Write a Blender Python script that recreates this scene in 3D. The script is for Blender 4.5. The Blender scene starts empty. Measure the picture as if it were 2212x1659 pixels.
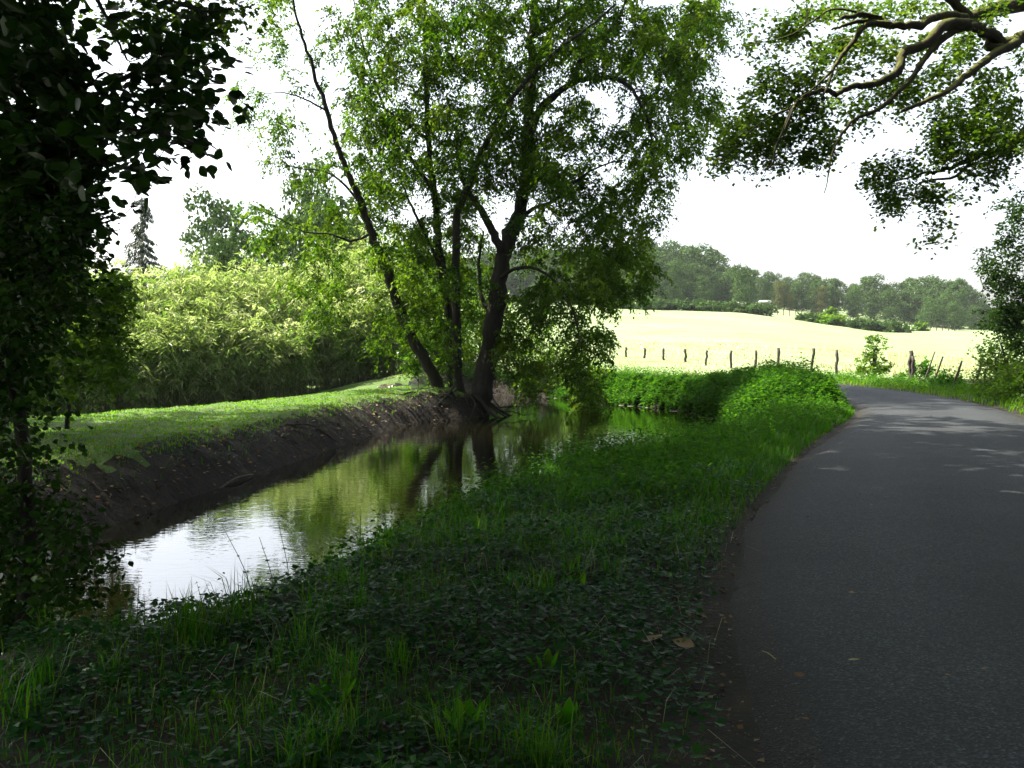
import bpy, math
import numpy as np
from mathutils import Vector

# ------------------------------------------------------------------ camera, world, sun, exposure
SC = bpy.context.scene
COL = SC.collection
F, CX, CY, HZ, EYE = 2028.0, 1106.0, 829.5, 735.0, 1.65
PITCH = math.atan((CY - HZ) / F)
cam_d = bpy.data.cameras.new('camera')
cam = bpy.data.objects.new('camera', cam_d)
COL.objects.link(cam)
cam.location = (0, 0, EYE)
cam.rotation_euler = (math.pi / 2 - PITCH, 0, 0)
cam_d.sensor_width = 36.0
cam_d.lens = F / 2212.0 * 36.0
cam_d.clip_end = 4000
cam_d.clip_start = 0.05
SC.camera = cam

SUN_AZ, SUN_EL = math.radians(-70), math.radians(51)      # azimuth from +Y towards +X
world = bpy.data.worlds.new('World')
SC.world = world
world.use_nodes = True
wn = world.node_tree
bg = wn.nodes['Background']
sky = wn.nodes.new('ShaderNodeTexSky')
sky.sky_type = 'NISHITA'
sky.sun_disc = False
sky.sun_elevation = SUN_EL
sky.sun_rotation = SUN_AZ
sky.air_density = 1.0
sky.dust_density = 4.0
sky.ozone_density = 1.0
hs = wn.nodes.new('ShaderNodeHueSaturation')          # summer haze: the sky is nearly white
hs.inputs['Saturation'].default_value = 0.45
wn.links.new(sky.outputs[0], hs.inputs['Color'])
wn.links.new(hs.outputs[0], bg.inputs[0])
bg.inputs[1].default_value = 0.12
sun_d = bpy.data.lights.new('sun', 'SUN')
sun_d.energy = 5.0
sun_d.angle = math.radians(0.5)
sun_d.color = (1.0, 0.93, 0.80)
sun = bpy.data.objects.new('sun', sun_d)
COL.objects.link(sun)
SV = Vector((math.sin(SUN_AZ) * math.cos(SUN_EL), math.cos(SUN_AZ) * math.cos(SUN_EL), math.sin(SUN_EL)))
sun.rotation_euler = SV.to_track_quat('Z', 'Y').to_euler()
sun.location = (-30, 30, 60)
SC.view_settings.view_transform = 'Standard'
SC.view_settings.look = 'None'
SC.view_settings.exposure = 2.05
SC.view_settings.gamma = 1.0
SC.view_settings.use_curve_mapping = False
SC.cycles.use_denoising = True
SC.cycles.max_bounces = 7
SC.cycles.diffuse_bounces = 4
SC.cycles.glossy_bounces = 3
SC.cycles.transmission_bounces = 4
SC.cycles.transparent_max_bounces = 4
SC.cycles.volume_bounces = 0
SC.cycles.caustics_reflective = False
SC.cycles.caustics_refractive = False

# ------------------------------------------------------------------ helpers
R = np.random.default_rng(7)
def A(*a): return np.array(a, float)

def P(px, py, Y):
    """a place in the world seen at that spot, Y metres in front"""
    u, v = (px - CX) / F, (CY - py) / F
    dy = math.cos(PITCH) + v * math.sin(PITCH)
    dz = -math.sin(PITCH) + v * math.cos(PITCH)
    t = Y / dy
    return A(u * t, Y, EYE + dz * t)

def proj(p):
    p = np.atleast_2d(p)
    d = p - A(0, 0, EYE)
    f = d[:, 1] * math.cos(PITCH) - d[:, 2] * math.sin(PITCH)
    u = d[:, 1] * math.sin(PITCH) + d[:, 2] * math.cos(PITCH)
    fs = np.where(np.abs(f) < 1e-4, 1e-4, f)
    return CX + F * d[:, 0] / fs, CY - F * u / fs, f

def infr(p, m=25):
    px, py, f = proj(p)
    return (f > 0.2) & (px > -m) & (px < 2212 + m) & (py > -m) & (py < 1659 + m)

def fastmesh(name, verts, faces_list, rnd=None):
    """faces_list: list of (n,k) index arrays"""
    me = bpy.data.meshes.new(name)
    verts = np.asarray(verts, np.float32)
    me.vertices.add(len(verts))
    me.vertices.foreach_set('co', verts.ravel())
    loops, starts, s = [], [], 0
    for f in faces_list:
        f = np.asarray(f, np.int32)
        if len(f) == 0: continue
        n, k = f.shape
        loops.append(f.ravel()); starts.append(s + np.arange(n, dtype=np.int32) * k)
        s += n * k
    loops = np.concatenate(loops); starts = np.concatenate(starts)
    me.loops.add(len(loops)); me.loops.foreach_set('vertex_index', loops)
    me.polygons.add(len(starts)); me.polygons.foreach_set('loop_start', starts)
    me.update(calc_edges=True)
    if rnd is not None:
        at = me.attributes.new('rnd', 'FLOAT', 'POINT')
        at.data.foreach_set('value', np.asarray(rnd, np.float32))
    return me

def put(name, me, mat=None, parent=None, smooth=False, kind=None):
    if mat is not None and len(me.materials) == 0: me.materials.append(mat)
    if smooth: me.polygons.foreach_set('use_smooth', np.ones(len(me.polygons), bool))
    o = bpy.data.objects.new(name, me)
    COL.objects.link(o)
    if parent is not None: o.parent = parent
    if kind: o['kind'] = kind
    return o

def empty(name, loc, rz=0.0):
    o = bpy.data.objects.new(name, None)
    COL.objects.link(o)
    o.location = loc; o.rotation_euler = (0, 0, rz)
    o.empty_display_size = 0.2
    return o

def tag(o, label, cat, group=None):
    o['label'] = label; o['category'] = cat
    if group: o['group'] = group
    return o

def norm(v): return v / np.maximum(np.linalg.norm(v, axis=-1, keepdims=True), 1e-9)

class Builder:
    def __init__(s): s.v = []; s.f = {}; s.r = []; s.n = 0
    def add(s, v, fs, rnd=0.5):
        v = np.asarray(v, float)
        for f in fs:
            f = np.asarray(f, int)
            if f.ndim == 1: f = f[None]
            s.f.setdefault(f.shape[1], []).append(f + s.n)
        s.v.append(v); s.r.append(np.full(len(v), rnd) if np.isscalar(rnd) else rnd)
        s.n += len(v)
    def mesh(s, name):
        return fastmesh(name, np.concatenate(s.v), [np.concatenate(x) for x in s.f.values()], np.concatenate(s.r))

def tube(B, pts, rad, sides=6, rnd=0.5, lump=0.0):
    pts = np.asarray(pts, float); n = len(pts)
    rad = np.broadcast_to(np.asarray(rad, float), (n,)) if np.ndim(rad) else np.full(n, rad)
    t = norm(np.gradient(pts, axis=0))
    ref = A(0, 0, 1) if abs(t[:, 2]).mean() < 0.8 else A(1, 0.1, 0)
    a = norm(np.cross(t, ref)); b = np.cross(t, a)
    th = np.arange(sides) * 2 * math.pi / sides
    rr = rad[:, None] * np.ones((n, sides))
    if lump: rr = rr * (1 + R.normal(0, lump, (n, sides)))
    ring = pts[:, None] + rr[..., None] * (np.cos(th)[None, :, None] * a[:, None] + np.sin(th)[None, :, None] * b[:, None])
    v = ring.reshape(-1, 3)
    i = np.arange(n - 1)[:, None] * sides; j = np.arange(sides)[None]; k = (j + 1) % sides
    q = np.stack([i + j, i + k, i + sides + k, i + sides + j], -1).reshape(-1, 4)
    B.add(v, [q] if sides <= 4 else [q, [list(range(sides))[::-1]], [list(range((n - 1) * sides, n * sides))]], rnd)

def smooth_line(pts, n):
    """catmull-rom through points, rows may carry a radius"""
    pts = np.asarray(pts, float)
    if len(pts) < 3:
        t = np.linspace(0, 1, n)[:, None]; return pts[0] * (1 - t) + pts[-1] * t
    e = np.vstack([2 * pts[0] - pts[1], pts, 2 * pts[-1] - pts[-2]])
    out = []
    for u in np.linspace(0, len(pts) - 1.0001, n):
        i = int(u); f = u - i
        p0, p1, p2, p3 = e[i:i + 4]
        out.append(0.5 * (2 * p1 + (p2 - p0) * f + (2 * p0 - 5 * p1 + 4 * p2 - p3) * f * f + (3 * p1 - p0 - 3 * p2 + p3) * f ** 3))
    return np.array(out)

# leaf templates: verts (x across, y along, z normal), faces
def T_(v, f): return (np.array(v, float), [np.array(x) for x in f])
T_FOLD = T_([(0, 0, 0), (.36, .42, .10), (0, 1, -.06), (-.36, .42, .10)], [[[0, 1, 2], [0, 2, 3]]])
T_WIDE = T_([(0, 0, 0), (.34, .28, .08), (.36, .60, .08), (0, 1, -.06), (-.36, .60, .08), (-.34, .28, .08)], [[[0, 1, 2, 3], [0, 3, 4, 5]]])
T_NARROW = T_([(0, 0, 0), (.12, .35, .02), (0, 1, -.22), (-.12, .35, .02)], [[[0, 1, 2], [0, 2, 3]]])
T_ASH = T_([(0, 0, 0), (.24, .45, .06), (0, 1, -.10), (-.24, .45, .06)], [[[0, 1, 2], [0, 2, 3]]])
_y = [0, .10, .30, .55, .80, 1.0]; _w = [0, .20, .40, .42, .24, 0]; _z = [0, .02, .06, .07, .04, -.05]
_v = [(0, y, -z * .5) for y, z in zip(_y, _z)] + [(w, y, z) for y, w, z in zip(_y, _w, _z)][1:5] + [(-w, y, z) for y, w, z in zip(_y, _w, _z)][1:5]
_q = [[1 + i, 6 + i, 7 + i, 2 + i] for i in range(3)] + [[2 + i, 11 + i, 10 + i, 1 + i] for i in range(3)]
T_NEAR = T_(_v, [_q, [[0, 6, 1], [4, 9, 5], [0, 1, 10], [4, 5, 13]]])
T_LOBE = T_([(0, 0, 0), (.14, .25, .02), (.32, .30, .05), (.20, .48, .0), (.42, .62, .05), (.20, .75, 0), (0, 1.0, -.06), (-.20, .75, 0), (-.42, .62, .05), (-.20, .48, 0), (-.32, .30, .05), (-.14, .25, .02)],
            [[[0, 1, 11]], [[1, 2, 3, 9], ], [[1, 9, 10, 11]], [[3, 4, 5, 7], [3, 7, 8, 9]], [[5, 6, 7]]])
T_DOCK = T_([(x * .55, y, z * 1.6) for x, y, z in _v], [_q, [[0, 6, 1], [4, 9, 5], [0, 1, 10], [4, 5, 13]]])
_a = np.linspace(-2.6, 2.6, 7)
T_ROUND = T_([(0, 0, 0)] + [(.5 * math.sin(a) * (1 - .20 * (-1) ** i), .42 + .55 * math.cos(a) * (1 - .20 * (-1) ** i), .09 * abs(math.sin(a))) for i, a in enumerate(_a)],
             [[[0, i + 2, i + 1] for i in range(6)]])

def leaves(tmpl, pos, along, nrm, size, name='foliage', rnd=None):
    """vectorised copies of a leaf template into one mesh"""
    tv, tf = tmpl
    N = len(pos)
    along = norm(along); x = norm(np.cross(along, nrm)); z = np.cross(x, along)
    size = np.broadcast_to(size, (N,))
    v = pos[:, None] + size[:, None, None] * (tv[None, :, 0:1] * x[:, None] + tv[None, :, 1:2] * along[:, None] + tv[None, :, 2:3] * z[:, None])
    k = len(tv); off = (np.arange(N) * k)
    byk = {}
    for f in tf:
        f = np.atleast_2d(f)
        byk.setdefault(f.shape[1], []).append((off[:, None, None] + f[None]).reshape(-1, f.shape[1]))
    if rnd is None: rnd = R.random(N)
    return fastmesh(name, v.reshape(-1, 3), [np.concatenate(b) for b in byk.values()], np.repeat(rnd, k))

def rdir(n): return norm(R.normal(size=(n, 3)))

_U = ['', 'first', 'second', 'third', 'fourth', 'fifth', 'sixth', 'seventh', 'eighth', 'ninth', 'tenth', 'eleventh', 'twelfth', 'thirteenth', 'fourteenth', 'fifteenth', 'sixteenth', 'seventeenth', 'eighteenth', 'nineteenth']
def nth(n):
    if n < 20: return _U[n]
    t = {2: 'twent', 3: 'thirt', 4: 'fort', 5: 'fift'}[n // 10]
    return t + 'ieth' if n % 10 == 0 else t + 'y-' + _U[n % 10]
# ------------------------------------------------------------------ materials
def mat_new(name):
    m = bpy.data.materials.new(name); m.use_nodes = True
    nt = m.node_tree
    for n in list(nt.nodes): nt.nodes.remove(n)
    return m, nt, nt.nodes.new('ShaderNodeOutputMaterial')

def ramp(nt, fac, stops):
    r = nt.nodes.new('ShaderNodeValToRGB')
    el = r.color_ramp.elements
    while len(el) < len(stops): el.new(0.5)
    for e, (p, c) in zip(el, stops): e.position = p; e.color = (*c, 1)
    nt.links.new(fac, r.inputs[0]); return r.outputs[0]

def noise(nt, scale, detail=4, rough=.55, coord='Object', stretch=None):
    tc = nt.nodes.new('ShaderNodeTexCoord')
    v = tc.outputs[coord]
    if stretch:
        mp = nt.nodes.new('ShaderNodeMapping'); mp.inputs['Scale'].default_value = stretch
        nt.links.new(v, mp.inputs[0]); v = mp.outputs[0]
    n = nt.nodes.new('ShaderNodeTexNoise')
    n.inputs['Scale'].default_value = scale; n.inputs['Detail'].default_value = detail; n.inputs['Roughness'].default_value = rough
    nt.links.new(v, n.inputs['Vector']); return n.outputs[0]

def leafmat(name, cols, trans, tfac=.45, gloss=.05, rough=.42, patch=0.0):
    m, nt, out = mat_new(name)
    at = nt.nodes.new('ShaderNodeAttribute'); at.attribute_name = 'rnd'
    n = len(cols)
    c = ramp(nt, at.outputs['Fac'], [(i / max(1, n - 1), x) for i, x in enumerate(cols)])
    ct = ramp(nt, at.outputs['Fac'], [(i / max(1, len(trans) - 1), x) for i, x in enumerate(trans)])
    d = nt.nodes.new('ShaderNodeBsdfDiffuse'); t = nt.nodes.new('ShaderNodeBsdfTranslucent')
    nt.links.new(c, d.inputs[0]); nt.links.new(ct, t.inputs[0])
    mx = nt.nodes.new('ShaderNodeMixShader'); mx.inputs[0].default_value = tfac
    nt.links.new(d.outputs[0], mx.inputs[1]); nt.links.new(t.outputs[0], mx.inputs[2])
    g = nt.nodes.new('ShaderNodeBsdfGlossy'); g.inputs['Roughness'].default_value = rough
    g.inputs[0].default_value = (1, 1, 1, 1)
    fr = nt.nodes.new('ShaderNodeLayerWeight'); fr.inputs[0].default_value = 0.25
    mm = nt.nodes.new('ShaderNodeMath'); mm.operation = 'MULTIPLY'; mm.inputs[1].default_value = gloss * 4
    nt.links.new(fr.outputs['Fresnel'], mm.inputs[0])
    m2 = nt.nodes.new('ShaderNodeMixShader')
    nt.links.new(mm.outputs[0], m2.inputs[0]); nt.links.new(mx.outputs[0], m2.inputs[1]); nt.links.new(g.outputs[0], m2.inputs[2])
    nt.links.new(m2.outputs[0], out.inputs[0])
    return m

def solid(name, stops, scale=8, rough=.9, bump=.3, bscale=None, stretch=None, spec=.3, bdist=.02, coord='Object', moss=None):
    m, nt, out = mat_new(name)
    p = nt.nodes.new('ShaderNodeBsdfPrincipled')
    nz = noise(nt, scale, 6, .6, coord, stretch)
    c = ramp(nt, nz, stops)
    if moss:
        ge = nt.nodes.new('ShaderNodeNewGeometry'); sx = nt.nodes.new('ShaderNodeSeparateXYZ')
        nt.links.new(ge.outputs['Normal'], sx.inputs[0])
        n2 = noise(nt, 5, 4)
        ad = nt.nodes.new('ShaderNodeMath'); ad.operation = 'ADD'
        nt.links.new(sx.outputs[2], ad.inputs[0]); nt.links.new(n2, ad.inputs[1])
        mr = nt.nodes.new('ShaderNodeMapRange'); mr.inputs[1].default_value = moss[1]; mr.inputs[2].default_value = moss[1] + .3
        nt.links.new(ad.outputs[0], mr.inputs[0])
        mi = nt.nodes.new('ShaderNodeMix'); mi.data_type = 'RGBA'
        nt.links.new(mr.outputs[0], mi.inputs[0]); nt.links.new(c, mi.inputs[6]); mi.inputs[7].default_value = (*moss[0], 1)
        c = mi.outputs[2]
    nt.links.new(c, p.inputs['Base Color'])
    p.inputs['Roughness'].default_value = rough
    p.inputs['Specular IOR Level'].default_value = spec
    b = nt.nodes.new('ShaderNodeBump'); b.inputs['Strength'].default_value = bump; b.inputs['Distance'].default_value = bdist
    nt.links.new(noise(nt, bscale or scale * 4, 6, .65, coord, stretch), b.inputs['Height'])
    nt.links.new(b.outputs[0], p.inputs['Normal'])
    nt.links.new(p.outputs[0], out.inputs[0])
    return m

M_ASH = leafmat('ash_leaf', [(.016, .042, .004), (.028, .062, .006), (.04, .075, .008)], [(.04, .12, .002), (.09, .18, .004), (.16, .25, .008)], .5, .012)
M_OAK = leafmat('oak_leaf', [(.016, .042, .005), (.028, .062, .008), (.045, .08, .012)], [(.05, .12, .005), (.10, .19, .008), (.17, .25, .015)], .46, .015)
M_HAZEL = leafmat('broad_leaf', [(.010, .028, .005), (.016, .038, .007), (.022, .050, .008)], [(.012, .045, .003), (.03, .08, .004), (.05, .11, .006)], .38, .015, .5)
M_SHRUB = leafmat('shrub_leaf', [(.022, .052, .006), (.038, .075, .009), (.06, .10, .014)], [(.06, .16, .005), (.11, .23, .008), (.18, .30, .015)], .5, .02)
M_BAMBOO = leafmat('bamboo_leaf', [(.045, .10, .012), (.14, .20, .05), (.38, .42, .22)], [(.09, .20, .015), (.30, .40, .08), (.56, .62, .28)], .5, .015)
M_WOOD = leafmat('far_leaf', [(.028, .062, .016), (.045, .088, .024), (.072, .12, .036)], [(.035, .08, .012), (.055, .10, .016), (.08, .13, .025)], .25, .01)
M_WOODY = leafmat('far_leaf_yellow', [(.055, .075, .022), (.075, .09, .028), (.10, .105, .04)], [(.09, .115, .025), (.12, .13, .03)], .3, .01)
M_CONIF = leafmat('needle', [(.03, .05, .025), (.04, .06, .03), (.05, .075, .035)], [(.03, .05, .02), (.05, .07, .03)], .2, .03)
M_GRASS = leafmat('grass_blade', [(.012, .060, .003), (.022, .090, .004), (.06, .11, .012)], [(.03, .18, .002), (.06, .24, .004), (.14, .24, .014)], .48, .006)
M_LAWN = leafmat('lawn_blade', [(.035, .10, .005), (.05, .13, .006), (.10, .16, .015)], [(.09, .27, .003), (.14, .34, .005), (.24, .37, .02)], .5, .006)
M_NETTLE = leafmat('nettle_leaf', [(.013, .055, .005), (.024, .080, .008), (.05, .105, .012)], [(.03, .15, .003), (.07, .22, .005), (.14, .29, .012)], .45, .012)
M_IVY = leafmat('ground_cover_leaf', [(.008, .036, .010), (.014, .050, .014), (.02, .066, .008)], [(.01, .08, .004), (.02, .12, .006)], .35, .055, .38)
M_DRY = leafmat('dry_grass', [(.22, .19, .07), (.30, .26, .11), (.2, .22, .07)], [(.2, .2, .06), (.28, .26, .1)], .35, .03)
M_LITTER = leafmat('dead_leaf', [(.07, .04, .02), (.13, .08, .04), (.22, .16, .09)], [(.08, .04, .015), (.1, .06, .02)], .2, .04)
M_BARK = solid('bark', [(.25, (.009, .008, .005)), (.6, (.026, .022, .016)), (.85, (.05, .045, .034))], 6, .95, .9, 22, (1, 1, .25), bdist=.04)
M_OAKBARK = solid('mossy_bark', [(.25, (.012, .010, .007)), (.6, (.036, .029, .021)), (.85, (.07, .06, .045))], 8, .95, .9, 26, None, bdist=.03, moss=((.075, .08, .012), .85))
M_POST = solid('weathered_wood', [(.25, (.018, .014, .011)), (.6, (.055, .044, .036)), (.85, (.11, .095, .08))], 14, .9, .7, 40, (1, 1, .15), bdist=.01)
M_CANE = solid('cane', [(.3, (.06, .075, .025)), (.7, (.13, .14, .05))], 5, .5, .1, 30)
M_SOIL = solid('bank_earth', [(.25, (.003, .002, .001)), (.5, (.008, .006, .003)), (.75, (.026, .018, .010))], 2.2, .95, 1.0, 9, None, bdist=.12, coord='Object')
M_GROUND = solid('verge_earth', [(.25, (.007, .007, .003)), (.5, (.015, .014, .006)), (.8, (.04, .03, .015))], 3.0, .95, .9, 25, None, bdist=.04)
M_LAWNG = solid('lawn_earth', [(.25, (.03, .06, .010)), (.5, (.05, .09, .014)), (.8, (.08, .12, .03))], 1.3, .95, .8, 30, None, bdist=.03)
M_CLOD = solid('flat_stone', [(.3, (.07, .06, .05)), (.7, (.16, .14, .115))], 9, .9, .5, 40)
M_METAL = solid('tree_guard_mesh', [(.3, (.16, .16, .15)), (.7, (.3, .3, .28))], 30, .6, .2, 60)

def field_mat():
    m, nt, out = mat_new('pasture')
    p = nt.nodes.new('ShaderNodeBsdfPrincipled')
    a = noise(nt, .05, 5, .6); b = noise(nt, .55, 7, .72, stretch=(.35, 1.6, 1)); c = noise(nt, 9, 4, .6)
    ca = ramp(nt, a, [(.35, (.20, .24, .135)), (.65, (.165, .22, .095))])
    cb = ramp(nt, b, [(.30, (.52, .66, .45)), (.5, (.95, .97, .9)), (.75, (1.3, 1.2, 1.3))])
    mi = nt.nodes.new('ShaderNodeMix'); mi.data_type = 'RGBA'; mi.blend_type = 'MULTIPLY'; mi.inputs[0].default_value = 1
    nt.links.new(ca, mi.inputs[6]); nt.links.new(cb, mi.inputs[7])
    nt.links.new(mi.outputs[2], p.inputs['Base Color'])
    p.inputs['Roughness'].default_value = .95; p.inputs['Specular IOR Level'].default_value = .1
    bu = nt.nodes.new('ShaderNodeBump'); bu.inputs['Strength'].default_value = .5; bu.inputs['Distance'].default_value = .12
    nt.links.new(c, bu.inputs['Height']); nt.links.new(bu.outputs[0], p.inputs['Normal'])
    nt.links.new(p.outputs[0], out.inputs[0]); return m
M_FIELD = field_mat()

def road_mat():
    m, nt, out = mat_new('asphalt')
    p = nt.nodes.new('ShaderNodeBsdfPrincipled')
    a = noise(nt, .7, 5, .65); b = noise(nt, 130, 3, .7)
    v = nt.nodes.new('ShaderNodeTexVoronoi'); v.inputs['Scale'].default_value = 90
    tc = nt.nodes.new('ShaderNodeTexCoord'); nt.links.new(tc.outputs['Object'], v.inputs['Vector'])
    c0 = ramp(nt, a, [(.3, (.019, .022, .024)), (.7, (.029, .033, .035))])
    at = nt.nodes.new('ShaderNodeAttribute'); at.attribute_name = 'rnd'
    ce = ramp(nt, at.outputs['Fac'], [(0, (.62, .48, .33)), (.03, (.72, .62, .48)), (.10, (.95, .95, .93)), (.26, (1.18, 1.18, 1.18)), (.42, (.92, .92, .92)), (.68, (1.2, 1.2, 1.2)), (.85, (.95, .95, .93)), (1, (.75, .65, .5))])
    me_ = nt.nodes.new('ShaderNodeMix'); me_.data_type = 'RGBA'; me_.blend_type = 'MULTIPLY'; me_.inputs[0].default_value = 1
    nt.links.new(c0, me_.inputs[6]); nt.links.new(ce, me_.inputs[7]); ca = me_.outputs[2]
    cv = ramp(nt, v.outputs['Color'], [(.0, (.45, .45, .45)), (.60, (.95, .95, .95)), (.84, (1.7, 1.7, 1.7)), (.96, (2.8, 2.8, 2.7))])
    mi = nt.nodes.new('ShaderNodeMix'); mi.data_type = 'RGBA'; mi.blend_type = 'MULTIPLY'; mi.inputs[0].default_value = 1
    nt.links.new(ca, mi.inputs[6]); nt.links.new(cv, mi.inputs[7])
    nt.links.new(mi.outputs[2], p.inputs['Base Color'])
    p.inputs['Roughness'].default_value = .8; p.inputs['Specular IOR Level'].default_value = .2
    bu = nt.nodes.new('ShaderNodeBump'); bu.inputs['Strength'].default_value = .8; bu.inputs['Distance'].default_value = .008
    nt.links.new(v.outputs['Distance'], bu.inputs['Height'])
    b2 = nt.nodes.new('ShaderNodeBump'); b2.inputs['Strength'].default_value = .5; b2.inputs['Distance'].default_value = .004
    nt.links.new(b, b2.inputs['Height']); nt.links.new(bu.outputs[0], b2.inputs['Normal'])
    nt.links.new(b2.outputs[0], p.inputs['Normal'])
    nt.links.new(p.outputs[0], out.inputs[0]); return m
M_ROAD = road_mat()

def water_mat():
    m, nt, out = mat_new('river_water')
    p = nt.nodes.new('ShaderNodeBsdfPrincipled')
    p.inputs['Base Color'].default_value = (.0035, .0033, .0012, 1)
    p.inputs['Roughness'].default_value = .02
    p.inputs['IOR'].default_value = 2.2
    h = noise(nt, 2.2, 3, .5, stretch=(1, 1.0, 1)); h2 = noise(nt, 9, 2, .5, stretch=(.6, 1.3, 1))
    b = nt.nodes.new('ShaderNodeBump'); b.inputs['Strength'].default_value = .22; b.inputs['Distance'].default_value = .014
    nt.links.new(h, b.inputs['Height'])
    b2 = nt.nodes.new('ShaderNodeBump'); b2.inputs['Strength'].default_value = .3; b2.inputs['Distance'].default_value = .004
    nt.links.new(h2, b2.inputs['Height']); nt.links.new(b.outputs[0], b2.inputs['Normal'])
    nt.links.new(b2.outputs[0], p.inputs['Normal'])
    nt.links.new(p.outputs[0], out.inputs[0]); return m
M_WATER = water_mat()

# ------------------------------------------------------------------ terrain
WZ = -0.9
NEARBANK = [(-30, -6), (-12, 1.5), (-7, 3.9), (-4.6, 5.1), (-3.5, 5.9), (-2.85, 6.55), (-2.35, 7.5), (-1.3, 11.0), (-.2, 13.9), (1.7, 16.2), (3.2, 18.2), (4.4, 20.6), (5.4, 24.3), (6.3, 28.2)]
FARBANK = [(6.5, 30.2), (5.5, 34.5), (3.6, 37.7), (1.3, 42.2), (-.8, 43.5), (-3.2, 43.9), (-4.8, 42.6)]
LEFTBANK = [(-4.2, 40.6), (-2.6, 38.2), (-1.0, 34.5), (-.7, 31.6), (-1.4, 30.0), (-2.6, 29.2), (-3.4, 27.2), (-4.0, 23), (-4.5, 19.5), (-5.1, 15.6), (-5.5, 12.6), (-7.2, 9), (-12, 5), (-32, -1)]
RIVER = np.array(NEARBANK + FARBANK + LEFTBANK, float)

def segdist(x, y, poly, closed=True):
    q = np.vstack([poly, poly[:1]]) if closed else poly
    d = np.full(x.shape, 1e9)
    ins = np.zeros(x.shape, bool)
    for (x0, y0), (x1, y1) in zip(q[:-1], q[1:]):
        dx, dy = x1 - x0, y1 - y0
        t = np.clip(((x - x0) * dx + (y - y0) * dy) / (dx * dx + dy * dy + 1e-12), 0, 1)
        d = np.minimum(d, np.hypot(x - x0 - t * dx, y - y0 - t * dy))
        if closed and y0 != y1:
            c = ((y0 > y) != (y1 > y)) & (x < (x1 - x0) * (y - y0) / (y1 - y0) + x0)
            ins ^= c
    return np.where(ins, -d, d) if closed else d

ROADL = smooth_line([(.75, -6), (.72, 0), (.98, 3.6), (1.55, 6.5), (2.65, 9.7), (4.85, 14.9), (8.0, 21.6), (9.1, 26), (9.3, 29.5), (9.0, 33.3), (7.4, 37.8), (4.2, 42.0), (-1.0, 46.2)], 70)
ROADR = smooth_line([(4.7, -6), (4.7, 0), (5.1, 3.6), (5.8, 6.5), (7.0, 9.7), (9.0, 14.9), (11.3, 20.8), (12.35, 25), (12.75, 28.8), (12.5, 33.2), (11.2, 38.4), (8.2, 43.6), (3.2, 48.6)], 70)
# the lane turns left behind the nettles and leaves over the stream
ROADP = np.vstack([ROADL, ROADR[::-1]])

_S = np.random.default_rng(3)
_K = [(_S.normal(0, 1, 2), _S.random() * 6.28) for _ in range(24)]
def vn(x, y, sc):
    s = 0
    for i, (k, ph) in enumerate(_K): s = s + np.sin((k[0] * x + k[1] * y) * sc * (1 + .13 * i) + ph)
    return s / 24 ** .5
HX = [1100, 1310, 1466, 1595, 1702, 1837, 1888, 2124, 2400]
Z1 = [1.65 + (HZ - y) * 150 / F for y in [664, 664, 669, 675, 687, 706, 715, 718, 722]]
HX2 = [1100, 1310, 1466, 1611, 1770, 1972, 2124, 2400]
Z2 = [1.65 + (HZ - y) * 210 / F for y in [658, 658, 660, 661, 677, 703, 717, 719]]

CREST = np.array([(-30, 6), (-17, 17.5), (-13.5, 19.6), (-10.8, 21.6), (-8.6, 25.4), (-7.0, 29), (-5.2, 33.5), (-3.6, 38.5), (-5.4, 46), (-5.6, 72)], float)
def H(x, y):
    x = np.asarray(x, float); y = np.asarray(y, float)
    az = CX + F * x / np.maximum(y, 40)
    z1 = np.interp(az, HX, Z1); z2 = np.interp(az, HX2, Z2)
    lf = np.clip((az - 200) / 900, 0.35, 1)
    z1, z2 = z1 * lf, z2 * lf
    f = np.clip((y - 50) / 100, 0, 1)
    far = np.where(y < 150, z1 * (f ** 1.05), z1 + (z2 - z1) * np.clip((y - 150) / 60, 0, 1)) + np.clip(y - 210, 0, 160) * .05
    far = far + np.where(y > 60, np.minimum((y - 60) / 60, 1) * .10 * vn(x, y, .05), 0)
    near = .03 * vn(x, y, .7) + .012 * vn(x, y, 4)
    left = (x < -1.2) & (y < 46) & (y > 4)
    near = near + np.where(left & (x < -3.2), -.10, 0)
    sd = segdist(x, y, RIVER)
    bankw = np.where(x < np.interp(y, [0, 12, 20, 27, 31, 40, 46], [-8, -3.8, -2, 0, 1.2, 1.0, -1]), 1.25, 1.5)
    t = np.clip(sd / bankw, 0, 1)
    prof = np.where(bankw < 1.3, 1 - (1 - t) ** 1.8, t * t * (3 - 2 * t))
    rough = .05 * vn(x, y, 3.2) * np.sin(np.clip(sd / bankw, 0, 1) * math.pi)
    z = (WZ - .06) + (near - WZ + .06) * prof + rough
    z = np.where(sd < 0, WZ - .06 + np.maximum(sd * .6, -1.1), z)
    z = z + far
    cd = (np.interp(y, CREST[:, 1], CREST[:, 0]) - x) * .84
    z = z - np.where((y < 72) & (x < 0), .24 * np.clip(cd + .2, 0, 5.6), 0) * np.clip((72 - y) / 14, 0, 1)
    rd = segdist(x, y, ROADP)
    w = np.clip(1 - (rd - .1) / .5, 0, 1)
    return z * (1 - w) + w * np.minimum(z, -.045)

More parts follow.
